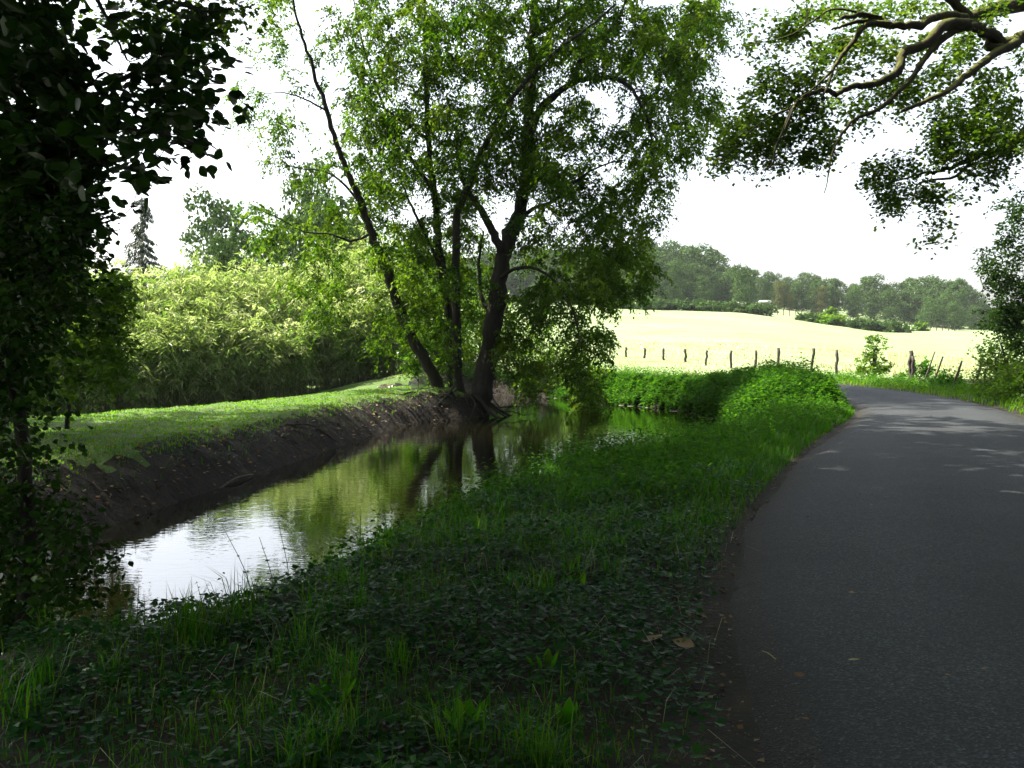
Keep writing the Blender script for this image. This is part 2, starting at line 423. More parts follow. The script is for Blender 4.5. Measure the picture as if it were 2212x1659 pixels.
def axis(lo, a, b, hi, step, g=1.16):
    mid = list(np.arange(a, b + 1e-6, step)); s = step; x = mid[-1]
    up = []
    while x < hi: s *= g; x += s; up.append(x)
    s = step; x = a; dn = []
    while x > lo: s *= g; x -= s; dn.append(x)
    return np.array(dn[::-1] + mid + up)
gx = axis(-900, -15, 15, 900, .2); gy = axis(-60, 2.4, 46, 1100, .2, 1.10)
GX, GY = np.meshgrid(gx, gy)
GZ = H(GX.ravel(), GY.ravel())
V = np.stack([GX.ravel(), GY.ravel(), GZ], 1)
nx, ny = len(gx), len(gy)
ii = np.arange(ny - 1)[:, None] * nx + np.arange(nx - 1)[None]
Q = np.stack([ii, ii + 1, ii + nx + 1, ii + nx], -1).reshape(-1, 4)
fc = V[Q].mean(1)
fsd = segdist(fc[:, 0], fc[:, 1], RIVER)
def left_side(x, y):
    """on the garden side of the stream"""
    return (x < np.interp(y, [-60, 5, 12, 20, 27, 31, 38, 46], [-30, -10, -4.6, -3.2, -2.2, .2, .2, -1.5])) & (y > -2) & (y < 90)
fl = left_side(fc[:, 0], fc[:, 1])
frd = segdist(fc[:, 0], fc[:, 1], ROADP)
past = ((fc[:, 1] > 47) & ((fc[:, 0] > -4) | (fc[:, 1] > 90))) | ((fc[:, 1] > 38) & (frd > 0) & (fc[:, 0] > 4) & (fc[:, 1] > 40)) | (fc[:, 0] > 40)
ibank = fsd < (1.05 + .25 * vn(fc[:, 0], fc[:, 1], 1.5))
zone = np.where(ibank, 0, np.where(past, 3, np.where(fl, 1, 2)))
def submesh(name, mask, mat):
    q = Q[mask]; u, inv = np.unique(q, return_inverse=True)
    me = fastmesh(name, V[u], [inv.reshape(-1, 4)])
    return put(name, me, mat, smooth=True, kind='structure')
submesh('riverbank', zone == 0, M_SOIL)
submesh('lawn', zone == 1, M_LAWNG)
submesh('ground', zone == 2, M_GROUND)
submesh('field', zone == 3, M_FIELD)

# water: one sheet a little wider than the bed
wx = np.arange(-30, 12.1, 1.0); wy = np.arange(-6, 56.1, 1.0)
WX, WY = np.meshgrid(wx, wy)
wv = np.stack([WX.ravel(), WY.ravel(), np.full(WX.size, WZ)], 1)
i2 = np.arange(len(wy) - 1)[:, None] * len(wx) + np.arange(len(wx) - 1)[None]
wq = np.stack([i2, i2 + 1, i2 + len(wx) + 1, i2 + len(wx)], -1).reshape(-1, 4)
wc = wv[wq].mean(1)
wq = wq[segdist(wc[:, 0], wc[:, 1], RIVER) < 1.6]
put('river', fastmesh('river', wv, [wq]), M_WATER, smooth=True, kind='structure')

# road: crowned ribbon with ragged edges and a thickness
B = Builder(); m = 13
rl = ROADL + np.stack([.035 * np.sin(np.arange(70) * 1.1) + .03 * np.sin(np.arange(70) * .43 + 1), 0 * np.arange(70)], 1)
tt = np.linspace(0, 1, m)
rv = []
for a, b in zip(smooth_line(rl, 420), smooth_line(ROADR, 420)):
    jl = R.normal(0, .014)
    for k, t in enumerate(tt):
        p = a + (b - a) * t
        if k == 0: p = p + A(jl, 0)
        rv.append((p[0], p[1], .015 + .035 * (1 - (2 * t - 1) ** 2) - (0.06 if k in (0, m - 1) else 0)))
rv = np.array(rv)
i3 = np.arange(419)[:, None] * m + np.arange(m - 1)[None]
B.add(rv, [np.stack([i3, i3 + 1, i3 + m + 1, i3 + m], -1).reshape(-1, 4)], np.tile(tt, 420))
put('road', B.mesh('road'), M_ROAD, smooth=True, kind='structure')

# ------------------------------------------------------------------ trees: growing twigs towards leaf clusters
def ell(lst, Yc, dY):
    """cluster centres inside ellipses (px, py, rx, ry, n[, Y])"""
    out = []
    for e in lst:
        px, py, rx, ry, n = e[:5]; y0 = e[5] if len(e) > 5 else Yc
        th = R.random(n) * 6.283; r = np.sqrt(R.random(n))
        for a, b in zip(th, r): out.append(P(px + rx * b * math.cos(a), py + ry * b * math.sin(a), y0 + R.normal(0, dY)))
    return np.array(out)

def blob(c, r, n, keep_out=True, zmin=None):
    p = rdir(n * 4) * (R.random(n * 4) ** (1 / 2.2))[:, None] * A(*r) + A(*c)
    if keep_out: p = p[~infr(p, 60)]
    if zmin is not None: p = p[p[:, 2] > zmin]
    return p[:n]

def limbs(B, nodes, rads, line, r0, r1, sides=9, n=None, lump=.05):
    pts = smooth_line(line, n or max(8, len(line) * 5))
    pts[1:-1] += R.normal(0, r0 * .10, pts[1:-1].shape)
    k = len(pts); rr = r0 + (r1 - r0) * np.linspace(0, 1, k) ** .8
    tube(B, pts, rr, sides, R.random(), lump)
    nodes.extend(pts); rads.extend(rr)

def grow(B, nodes, rads, targets, rscale=1.0, sag=.12, sides=3, maxr=.06, up=.7):
    N = np.array(nodes); Rd = np.array(rads); base = N.copy()
    order = np.argsort([np.min(np.linalg.norm(base - t, axis=1)) for t in targets])
    cap = 5 * len(targets) + len(N)
    buf = np.zeros((cap, 3)); rb = np.zeros(cap); n = len(N); buf[:n] = N; rb[:n] = Rd
    for i in order:
        t = targets[i]
        d = np.linalg.norm(buf[:n] - t, axis=1)
        c = d + up * np.maximum(0, buf[:n, 2] - t[2] + .2 * d)
        j = int(np.argmin(c)); a = buf[j]; L = d[j]
        if L < .02: continue
        u = np.linspace(0, 1, 5)[:, None]
        pts = a + (t - a) * u
        pts[:, 2] += sag * L * np.sin(u[:, 0] * math.pi) * 1.0
        pts[1:-1] += R.normal(0, .05 * L, (3, 3))
        r0 = min(rb[j] * .7, (.006 + .011 * L) * rscale, maxr)
        rr = r0 + (max(.0035, r0 * .3) - r0) * u[:, 0]
        tube(B, pts, rr, sides, R.random())
        buf[n:n + 4] = pts[1:]; rb[n:n + 4] = rr[1:]; n += 4
    return buf[:n]

def sprays(targets, nt, nl, L, size, droop=.35, flat=.45, jitter=.06, side=1.0):
    """leaf positions/directions: nt twiglets per target, nl leaves on each"""
    T = len(targets); M = T * nt
    d = rdir(M) * A(1, 1, flat); d = norm(d)
    ln = L * (.55 + .6 * R.random(M))
    o = np.repeat(targets, nt, 0) + R.normal(0, L * .22, (M, 3))
    s = (np.arange(nl) + .5) / nl
    s = s[None] + R.normal(0, .5 / nl, (M, nl))
    p = o[:, None] + d[:, None] * (ln[:, None] * s)[..., None]
    p[..., 2] -= droop * ln[:, None] * s * s
    sd = np.cross(d, A(0, 0, 1)); sd = norm(sd + 1e-4)
    sgn = np.where(np.arange(nl) % 2, 1, -1)[None, :, None]
    al = d[:, None] * .7 + sd[:, None] * sgn * side + R.normal(0, .35, (M, nl, 3)) + A(0, 0, -droop)
    p = p + R.normal(0, jitter * L, p.shape)
    nr = A(0, 0, 1) + R.normal(0, .55, (M, nl, 3))
    rn = np.repeat(np.clip(R.normal(.45, .22, T), 0, 1), nt * nl) + R.normal(0, .12, M * nl)
    N = M * nl
    return p.reshape(-1, 3), al.reshape(-1, 3), nr.reshape(-1, 3), size * (.7 + .6 * R.random(N)), np.clip(rn, 0, 1)

# ---- the big tree on the bank -------------------------------------------------
def big_tree():
    Y = 32.0
    base = A(-1.75, 31.6, -.5)
    t = empty('waterside_tree', tuple(base))
    tag(t, 'tall many-stemmed tree leaning out over the stream at the end of the lawn', 'tree')
    off = -base
    B = Builder(); nodes, rads = [], []
    L = lambda pts, dy=0, dys=None: [P(x, y, Y + (dys[i] if dys else dy)) for i, (x, y) in enumerate(pts)]
    S = [
        (L([(968, 905), (940, 815), (898, 745), (862, 660), (838, 590), (806, 510), (782, 445), (760, 390), (735, 330), (706, 240), (678, 150), (650, 70), (625, -40)], dys=[0, 0, -.3, -.6, -1, -1.3, -1.6, -2, -2.2, -2.4, -2.5, -2.6, -2.6]), .24, .03),
        (L([(985, 905), (975, 800), (972, 700), (958, 600), (945, 500), (938, 420), (926, 310), (921, 200), (918, 90), (915, -60), (905, -200)], dy=.3), .20, .045),
        (L([(1000, 905), (988, 800), (986, 690), (984, 580), (986, 480), (1003, 420), (1025, 370), (1058, 290), (1095, 225), (1150, 160), (1210, 105), (1270, 60), (1330, 10)], dys=[0, -.3, -.5, -.6, -.8, -1, -1, -1.2, -1.4, -1.6, -1.8, -2, -2.2]), .19, .035),
        (L([(1030, 912), (1040, 850), (1055, 770), (1068, 690), (1078, 610), (1088, 545), (1110, 490), (1128, 430), (1138, 350), (1142, 260), (1145, 180), (1150, 80), (1160, -60), (1180, -200)], dys=[-.3, -.2, 0, 0, .2, .4, .6, .8, 1, 1.2, 1.3, 1.4, 1.6, 1.8]), .41, .10),
        (L([(1083, 545), (1060, 490), (1030, 440), (1005, 400), (990, 340), (985, 260)], dys=[.2, 0, .2, .5, .8, 1.2]), .17, .04),
        (L([(1140, 300), (1165, 240), (1200, 205), (1240, 178), (1290, 166), (1345, 178), (1385, 225), (1405, 285), (1412, 350)], dys=[1, .8, .5, 0, -.4, -.8, -1.2, -1.4, -1.4]), .17, .02),
        (L([(1238, 180), (1255, 130), (1285, 90), (1330, 50), (1360, -20)], dy=0), .13, .03),
        (L([(1112, 488), (1150, 452), (1200, 432), (1240, 395), (1290, 362), (1350, 345)], dys=[.5, .2, -.2, -.5, -.8, -1]), .09, .02),
        (L([(1080, 602), (1110, 582), (1150, 578), (1190, 600), (1230, 650), (1250, 720), (1262, 790)], dys=[0, -.5, -.9, -1.2, -1.5, -1.7, -1.8]), .08, .015),
        (L([(940, 420), (900, 360), (860, 300), (830, 230), (800, 150), (775, 60), (760, -30)], dys=[.3, .5, .6, .8, 1, 1.2, 1.2]), .09, .02),
        (L([(958, 600), (935, 540), (900, 470), (870, 400), (840, 330)], dys=[.3, 0, -.3, -.6, -.9]), .08, .02),
        (L([(925, 300), (880, 270), (830, 235), (790, 215), (745, 210)], dys=[.3, 0, -.4, -.8, -1]), .06, .012),
        (L([(782, 445), (740, 395), (700, 370), (655, 365), (610, 355)], dys=[-1.6, -1.8, -2, -2.2, -2.3]), .05, .012),
        (L([(802, 505), (760, 520), (710, 505), (655, 500), (600, 470), (550, 450)], dys=[-1.3, -1.5, -1.8, -2, -2.2, -2.3]), .05, .012),
        (L([(706, 240), (660, 215), (610, 200), (560, 205)], dys=[-2.4, -2.5, -2.5, -2.6]), .04, .01),
        (L([(1142, 200), (1170, 120), (1200, 40), (1220, -60)], dys=[1.2, 1, .8, .5]), .10, .03),
        (L([(1150, 80), (1230, 30), (1320, -20), (1420, -50), (1500, -40), (1545, 20)], dys=[1.4, 1.8, 1.6, 1.0, .6, .2]), .10, .02),
        (L([(1405, 285), (1440, 330), (1465, 380)], dys=[-1.4, -1.3, -1.2]), .03, .01),
        (L([(1068, 690), (1040, 640), (1035, 560), (1045, 500)], dys=[0, .6, 1.2, 1.6]), .10, .03),
    ]
    for pts, r0, r1 in S: limbs(B, nodes, rads, pts, r0, r1, 10 if r0 > .1 else 7)
    vis = [
        (560, 60, 70, 70, 9), (640, 30, 70, 70, 12), (620, 160, 70, 70, 9), (530, 200, 40, 40, 7), (560, 270, 60, 40, 12), (640, 260, 60, 50, 6), (600, 340, 40, 30, 6), (690, 380, 60, 45, 12), (720, 300, 45, 60, 6),
        (560, 455, 50, 26, 9), (620, 480, 40, 40, 7), (680, 480, 60, 45, 14), (560, 530, 35, 30, 7), (690, 560, 60, 60, 20), (650, 610, 30, 40, 6), (720, 650, 45, 55, 16), (740, 120, 50, 90, 16), (780, 30, 70, 60, 20),
        (800, 150, 60, 80, 22), (800, 250, 60, 60, 26), (830, 360, 60, 50, 22), (830, 440, 50, 50, 20), (860, 540, 55, 60, 26), (880, 640, 60, 60, 26), (850, 720, 50, 40, 8),
        (880, 100, 80, 120, 46), (1000, 60, 90, 100, 56), (900, 280, 70, 100, 44), (1000, 220, 90, 100, 54), (990, 380, 90, 80, 48), (950, 520, 80, 70, 34), (1000, 640, 80, 70, 26), (930, 760, 60, 60, 14),
        (1120, 60, 80, 90, 44), (1240, 40, 90, 80, 48), (1100, 220, 80, 80, 44), (1110, 350, 80, 70, 44), (1220, 130, 90, 60, 36), (1220, 260, 70, 60, 28), (1200, 340, 80, 60, 36), (1160, 470, 60, 50, 14),
        (1250, 420, 70, 50, 26), (1330, 440, 70, 60, 30), (1200, 540, 80, 50, 20), (1300, 530, 80, 60, 34), (1370, 560, 40, 60, 20), (1220, 640, 70, 50, 26), (1310, 630, 60, 40, 26), (1380, 620, 25, 30, 6), (1130, 680, 50, 50, 22),
        (1125, 755, 60, 55, 22), (1145, 815, 45, 35, 14), (1250, 720, 40, 40, 11), (1290, 750, 30, 35, 9), (1240, 800, 32, 40, 16), (1262, 855, 26, 25, 14),
        (1350, 60, 80, 70, 40), (1460, 50, 90, 60, 44), (1540, 40, 45, 50, 20), (1420, 150, 80, 60, 40), (1500, 150, 45, 70, 18), (1500, 230, 55, 40, 20), (1400, 240, 70, 50, 24), (1455, 320, 60, 40, 18), (1370, 360, 60, 35, 18), (1420, 400, 30, 40, 7), (1400, 480, 30, 50, 9), (1320, 290, 40, 30, 10), (1510, 300, 30, 30, 5), (1555, 255, 20, 15, 3)]
    vis = [(a_, b_, c_, d_, max(2, int(n_ * (.66 if a_ < 760 else 1.0)))) for a_, b_, c_, d_, n_ in vis]
    T = ell(vis, Y + .8, 1.9)
    T = np.vstack([T, ell([(900, 560, 60, 70, 18), (1020, 560, 60, 70, 18), (910, 680, 50, 60, 16), (1030, 720, 50, 60, 14)], Y + 4.5, .8)])
    top = blob((-.9, 32.5, 15.5), (8.6, 6.5, 5.0), 420)
    T = np.vstack([T, top])
    grow(B, nodes, rads, T, .9, .10)
    tr = put('trunk', (lambda m: m)(B.mesh('trunk')), M_BARK, t, True)
    tr.location = off
    p, al, nr, sz, rn = sprays(T, 7, 22, .60, .128, .8, .5)
    cr = put('crown', leaves(T_ASH, p, al, nr, sz, 'crown', rn), M_ASH, t); cr.location = off
    # roots clutching the bank
    for k in range(15):
        a = R.random() * 6.28; s0 = base + A(math.cos(a) * .55, math.sin(a) * .4, .25 + R.random() * .35)
        e = base + A(math.cos(a) * R.uniform(1.3, 3.0), -abs(math.sin(a)) * R.uniform(.8, 2.0), 0)
        e[2] = max(float(H(e[0], e[1])), WZ - .1) - .02
        mid = (s0 + e) / 2; mid[2] = .5 * mid[2] + .5 * float(H(mid[0], mid[1])) + .05
        mid[:2] += R.normal(0, .15, 2)
        B2 = Builder(); pp = smooth_line([s0, mid, e], 9)
        r0 = R.uniform(.04, .10)
        tube(B2, pp, np.linspace(r0, r0 * .3, 9), 6, .5, .08)
        o = put('root', B2.mesh('root'), M_BARK, t, True); o.location = off
big_tree()

# ---- oak reaching in over the lane from the right ------------------------------
def z3(x, y): return (1466.5 + x * .337, y * .337)
def oak():
    base = A(14.2, 18.5, 0.0)
    t = empty('oak_tree', tuple(base)); off = -base
    tag(t, 'oak with long mossy limbs stretched over the lane from the right', 'tree')
    B = Builder(); nodes, rads = [], []
    crotch = P(2330, 90, 17.5)
    limbs(B, nodes, rads, [base - A(0, 0, .3), base + A(-.1, -.1, 3), (base + crotch) / 2 + A(1.6, 0, 2.4), crotch + A(.8, .2, .2)], .5, .3, 12, lump=.06)
    L = lambda pts, ys: [P(*z3(x, y), yy) for (x, y), yy in zip(pts, np.linspace(ys[0], ys[1], len(pts)))]
    S = [
        ([(2560, 260), (2400, 190), (2212, 235), (2100, 285), (2000, 215), (1850, 150), (1700, 92), (1530, 160), (1350, 158), (1270, 118), (1150, 95), (1040, 120)], (17.5, 15), .19, .035),
        ([(1350, 158), (1200, 160), (1130, 250), (1050, 350), (985, 450), (960, 540), (915, 640)], (15.4, 14.6), .075, .02),
        ([(1340, 150), (1150, 140), (1060, 165), (980, 190)], (15.4, 15), .06, .02),
        ([(1850, 155), (1700, 165), (1600, 270), (1440, 340), (1420, 420), (1340, 500), (1230, 545), (1120, 550), (1010, 600), (950, 578), (830, 605), (740, 680), (660, 860), (575, 1080)], (16, 14.2), .13, .015),
        ([(1900, 165), (1780, 190), (1650, 285), (1570, 385), (1500, 490), (1400, 590), (1280, 700), (1130, 762), (1040, 870), (985, 980), (970, 1045), (930, 1240)], (16.2, 14), .09, .008),
        ([(2170, 270), (2000, 362), (1850, 480), (1750, 560), (1600, 645), (1430, 712)], (16.8, 14.6), .11, .035),
        ([(2520, 560), (2330, 720), (2212, 840), (2100, 945), (1900, 1005), (1720, 1082), (1560, 1112), (1350, 1172)], (18, 15.5), .12, .015),
        ([(1900, 1010), (1770, 1132), (1620, 1152), (1530, 1182), (1500, 1275), (1400, 1430)], (16.2, 15), .04, .006),
        ([(2500, 0), (2212, 25), (2040, 60), (1950, 85), (1860, 115)], (18.5, 17), .22, .12),
        ([(1860, 115), (1700, -40), (1500, -150), (1200, -250)], (17, 15), .12, .04),
        ([(2000, 220), (1990, 300), (2080, 300)], (16.8, 16.6), .10, .08),
        ([(985, 450), (870, 560), (760, 640)], (14.6, 14.4), .03, .01),
        ([(740, 680), (690, 800), (640, 900)], (14.3, 14.2), .025, .008),
        ([(1300, 110), (1000, 60), (840, 150), (700, 230), (420, 300)], (15.3, 14.5), .03, .007),
        ([(700, 700), (560, 760), (400, 900), (240, 1080)], (14.4, 14), .022, .006)]
    for pts, ys, r0, r1 in S: limbs(B, nodes, rads, L(pts, ys), r0 * .8, r1 * .8, 10 if r0 > .08 else 7, len(pts) * 5, .07)
    e = [(1000, 60, 130, 60, 22), (1250, 70, 150, 70, 26), (1500, 40, 150, 50, 20), (1750, 30, 100, 30, 8), (2050, 60, 90, 80, 12), (760, 180, 90, 60, 18), (680, 230, 70, 60, 14), (820, 80, 60, 40, 9), (480, 290, 70, 25, 5), (570, 130, 30, 20, 3), (480, 140, 20, 25, 2), (440, 300, 30, 15, 2),
         (1150, 250, 120, 80, 26), (1000, 300, 90, 70, 20), (900, 370, 80, 50, 16), (1300, 320, 90, 70, 20), (1080, 440, 80, 60, 16), (820, 480, 90, 60, 20), (600, 430, 60, 30, 8), (550, 500, 60, 50, 12), (480, 600, 50, 50, 9), (700, 560, 80, 60, 18), (820, 640, 70, 50, 14), (660, 650, 60, 40, 10), (450, 680, 25, 15, 2),
         (1420, 330, 60, 60, 10), (1800, 260, 80, 60, 16), (1900, 290, 60, 50, 12), (1950, 160, 60, 50, 8), (1750, 340, 60, 50, 9), (1560, 260, 50, 50, 8), (1640, 440, 60, 50, 12), (1740, 480, 60, 60, 10), (1400, 520, 70, 50, 14), (1500, 520, 60, 60, 12), (1330, 600, 60, 50, 12), (1450, 600, 60, 50, 12), (1600, 580, 60, 50, 8),
         (1180, 640, 60, 40, 9), (1050, 660, 70, 50, 12), (1200, 720, 40, 30, 4), (880, 720, 60, 60, 10), (1130, 760, 60, 25, 4), (1420, 740, 30, 20, 2), (1220, 790, 20, 15, 2),
         (500, 780, 80, 50, 18), (350, 830, 70, 70, 24), (640, 800, 80, 60, 20), (760, 820, 60, 50, 10), (330, 950, 70, 70, 20), (500, 930, 50, 70, 14), (620, 900, 60, 50, 14), (420, 1040, 30, 30, 4), (600, 1040, 70, 40, 12), (260, 1050, 40, 25, 5), (700, 940, 30, 40, 3), (220, 1080, 20, 15, 2),
         (930, 850, 60, 40, 12), (950, 910, 40, 40, 5), (830, 980, 50, 50, 8), (800, 1030, 50, 25, 5), (920, 990, 50, 40, 6), (800, 920, 25, 20, 2),
         (2000, 460, 70, 60, 10), (1900, 560, 80, 60, 12), (2080, 560, 70, 70, 14), (2180, 400, 40, 80, 6), (1750, 660, 70, 60, 10), (2000, 650, 90, 60, 18), (2130, 700, 90, 90, 26), (1700, 780, 90, 70, 18), (1900, 780, 90, 80, 26), (1980, 870, 100, 60, 26), (1700, 880, 80, 60, 20), (1690, 980, 80, 50, 18), (1850, 960, 60, 40, 10), (2080, 880, 90, 60, 18), (2160, 950, 60, 80, 12), (1990, 1040, 90, 50, 14), (1860, 1110, 30, 40, 5), (1970, 1150, 30, 15, 2), (2060, 1070, 40, 30, 5),
         (1250, 1090, 60, 50, 8), (1380, 1060, 80, 50, 12), (1480, 1060, 50, 50, 6), (1300, 1170, 60, 40, 9), (1400, 1200, 50, 40, 6), (1330, 1270, 50, 40, 9), (1380, 1330, 40, 30, 6), (1560, 1230, 40, 50, 8), (1650, 1240, 60, 50, 9), (1760, 1250, 50, 15, 3), (1660, 1360, 30, 25, 2), (1820, 1240, 20, 12, 1), (1200, 1100, 15, 15, 1),
         (1670, 1450, 40, 25, 2), (1710, 1490, 25, 30, 2), (1590, 1540, 25, 20, 2), (1640, 1490, 20, 20, 1)]
    vis = [(*z3(x, y), rx * .337, ry * .337, n) for x, y, rx, ry, n in e]
    T = ell([(a, b, c, d, int(n * (.75 if b < 240 else 1.0) + .5), (17.2 if a > 1750 and b < 240 else 16.2)) for a, b, c, d, n in vis], 16.4, .6)
    hid = np.vstack([blob((14, 16, 13.0), (5.5, 7.5, 3.4), 240), blob((17, 18, 8), (5, 6, 5), 160), blob((7, 1, 9.5), (8, 8, 3.0), 360), blob((12, -9, 6), (9, 4, 6), 260, zmin=1), blob((5.5, 9.5, 11), (5, 4.5, 2.2), 240), blob((16, 4, 5), (4, 7, 5), 300, zmin=.8), blob((0, -11, 5), (7, 3, 5), 200, zmin=.8)])  # unseen leaf masses, several added over and behind the camera to darken the lane
    hid = hid[~infr(hid, 170)]
    T2 = np.vstack([T, hid])
    grow(B, nodes, rads, T2, .8, .06)
    # bare dangling twigs
    for x, y, x2, y2 in [(560, 1095, 470, 1300), (500, 1200, 490, 1180), (640, 1040, 635, 1230), (950, 1030, 875, 1165), (975, 1040, 925, 1250), (1500, 1280, 1400, 1450), (800, 30, 830, 170), (850, 20, 840, 190), (815, 0, 800, 150)]:
        a, b = P(*z3(x, y), 14.2), P(*z3(x2, y2), 14.1)
        pp = smooth_line([a, (a + b) / 2 + R.normal(0, .04, 3), b], 7); tube(B, pp, np.linspace(.006, .002, 7), 4)
    o = put('trunk', B.mesh('trunk'), M_OAKBARK, t, True); o.location = off
    p, al, nr, sz, rn = sprays(T, 5, 6, .30, .082, .25, .7, .14)
    p2, al2, nr2, sz2, rn2 = sprays(hid, 6, 6, .85, .32, .3, .6)
    o = put('crown', leaves(T_LOBE, p, al, nr, sz, 'crown', rn), M_OAK, t); o.location = off
    o = put('unseen_crown', leaves(T_FOLD, p2, al2, nr2, sz2, 'unseen_crown', rn2), M_OAK, t); o.location = off
oak()

# ---- near broad-leaved tree, left edge ------------------------------------------
def near_tree():
    base = A(-3.05, 5.75, -.35)
    t = empty('broadleaf_tree', tuple(base)); off = -base
    tag(t, 'dark broad-leaved young tree filling the left edge above the stream', 'tree')
    B = Builder(); nodes, rads = [], []
    limbs(B, nodes, rads, [base, P(60, 1180, 5.8), P(55, 1000, 5.85), P(30, 800, 5.95), P(38, 640, 6.1), P(70, 480, 6.3), P(105, 300, 6.2), P(80, 100, 6.1), P(40, -150, 6.1), P(0, -400, 6.1)], .055, .02, 8)
    limbs(B, nodes, rads, [base + A(-.3, .1, 0), P(-60, 1000, 6.6), P(-160, 600, 6.8), P(-240, 200, 7), P(-330, -300, 7.2), P(-350, -800, 7.4)], .10, .03, 8)
    limbs(B, nodes, rads, [P(90, 400, 6.25), P(160, 330, 5.8), P(250, 280, 5.5), P(350, 290, 5.3), P(450, 320, 5.2)], .02, .004, 6)
    limbs(B, nodes, rads, [P(95, 250, 6.2), P(170, 190, 5.8), P(260, 170, 5.6), P(360, 120, 5.5), P(465, 130, 5.4)], .02, .004, 6)
    limbs(B, nodes, rads, [P(60, -100, 6.1), P(160, -60, 5.7), P(280, -40, 5.5), P(420, 20, 5.4), P(500, 20, 5.3)], .02, .004, 6)
    limbs(B, nodes, rads, [P(40, 620, 6.4), P(100, 560, 6.1), P(180, 500, 5.9), P(260, 470, 5.8)], .016, .004, 6)
    limbs(B, nodes, rads, [P(210, 0, 7.5), P(232, 40, 7.4), P(255, 90, 7.3), P(275, 130, 7.2)], .018, .008, 6)
    e = [(40, 60, 110, 120, 44), (60, 220, 110, 110, 44), (40, 400, 100, 120, 40), (60, 560, 100, 90, 30), (30, 720, 80, 90, 24), (140, 640, 60, 60, 8), (20, 880, 60, 80, 14),
         (160, 250, 60, 60, 20), (160, 340, 60, 50, 15), (130, 430, 60, 60, 18), (150, 500, 50, 40, 12), (215, 465, 30, 18, 3), (120, 130, 50, 40, 16),
         (250, 200, 70, 50, 13), (330, 250, 60, 50, 13), (300, 290, 50, 30, 8), (260, 330, 40, 30, 6), (270, 370, 20, 15, 2), (390, 285, 45, 18, 8), (430, 308, 18, 8, 3), (370, 200, 50, 50, 11), (310, 130, 60, 50, 13), (400, 140, 35, 50, 9), (425, 195, 15, 30, 3), (420, 50, 45, 45, 10), (340, 50, 60, 50, 12), (450, 40, 20, 30, 4), (260, 90, 30, 30, 4), (440, 175, 25, 15, 2), (320, 375, 18, 12, 1), (475, 180, 10, 10, 1),
         (60, 1000, 110, 70, 15), (90, 1120, 120, 80, 22), (110, 1240, 110, 60, 16), (40, 1320, 80, 40, 8), (200, 1280, 40, 40, 4)]
    e = [(a_, b_, c_, d_, max(1, round(n_ * (.36 if a_ > 165 else (.7 if b_ < 260 else 1.0))))) for a_, b_, c_, d_, n_ in e]
    T = ell(e, 5.9, .5)
    hid = np.vstack([blob((-4.2, 6.3, 3.5), (1.7, 1.8, 3.6), 160), blob((-3.2, 6.4, 7.2), (2.6, 2.6, 2.2), 160)])
    grow(B, nodes, rads, np.vstack([T, hid]), .6, .08)
    o = put('trunk', B.mesh('trunk'), M_BARK, t, True); o.location = off
    low = proj(T)[1] > 430
    qa = sprays(T[~low], 4, 5, .22, .08, .55, .6, .1); qb = sprays(T[low], 6, 8, .26, .05, .55, .6, .1)
    p, al, nr, sz, rn = [np.concatenate(z_) for z_ in zip(qa, qb)]
    k = ~infr(p, 0) & False
    px, py, f = proj(p)
    score = np.where((px > 0) & (px < 500) & (py > 0) & (py < 900), 1.0 / f + (px > 180) * .2, 0)
    top = np.argsort(-score)[:290]
    rest = np.setdiff1d(np.arange(len(p)), top)
    nl_ = len(qa[0]); hi = rest[rest < nl_]; lo_ = rest[rest >= nl_]
    o = put('leaves', leaves(T_NEAR, p[hi], al[hi], nr[hi], sz[hi], 'leaves', rn[hi]), M_HAZEL, t, True, 'stuff'); o.location = off
    o = put('small_leaves', leaves(T_WIDE, p[lo_], al[lo_], nr[lo_], sz[lo_], 'small_leaves', rn[lo_]), M_HAZEL, t, True, 'stuff'); o.location = off
    p2, al2, nr2, sz2, rn2 = sprays(hid, 6, 6, .5, .13, .5, .6, .1)
    o = put('upper_leaves', leaves(T_FOLD, p2, al2, nr2, sz2, 'upper_leaves', rn2), M_HAZEL, t, False, 'stuff'); o.location = off
    lm = [leaves(T_NEAR, np.zeros((1, 3)), A(0, 1, 0)[None], A(0, 0, 1)[None], np.ones(1), 'leaf', np.array([q])) for q in (.15, .5, .85)]
    from mathutils import Matrix
    for q, i in enumerate(top):
        a = al[i] / np.linalg.norm(al[i]); x = np.cross(a, nr[i]); x /= np.linalg.norm(x); z = np.cross(x, a)
        o = put('leaf', lm[q % 3], M_HAZEL, t)
        o.rotation_euler = Matrix([[x[0], a[0], z[0]], [x[1], a[1], z[1]], [x[2], a[2], z[2]]]).to_euler()
        o.scale = (sz[i],) * 3; o.location = Vector(p[i] + off)
near_tree()

# ---- generic tree with visible clusters + unseen volume ---------------------------
def gen_tree(name, label, base, lines, T, hid, leafT, mat, spr, spr2=None, rs=.8, cat='tree', barkm=None):
    base = A(*base); t = empty(name, tuple(base)); off = -base
    tag(t, label, cat)
    B = Builder(); nodes, rads = [], []
    for pts, r0, r1 in lines: limbs(B, nodes, rads, pts, r0, r1, 8)
    allT = T if hid is None else np.vstack([T, hid])
    grow(B, nodes, rads, allT, rs, .08)
    o = put('trunk', B.mesh('trunk'), barkm or M_BARK, t, True); o.location = off
    s = sprays(T, *spr)
    o = put('crown', leaves(leafT, s[0], s[1], s[2], s[3], 'crown', s[4]), mat, t); o.location = off
    if hid is not None:
        s = sprays(hid, *(spr2 or spr))
        o = put('unseen_crown', leaves(T_FOLD, s[0], s[1], s[2], s[3], 'unseen_crown', s[4]), mat, t); o.location = off
    return t

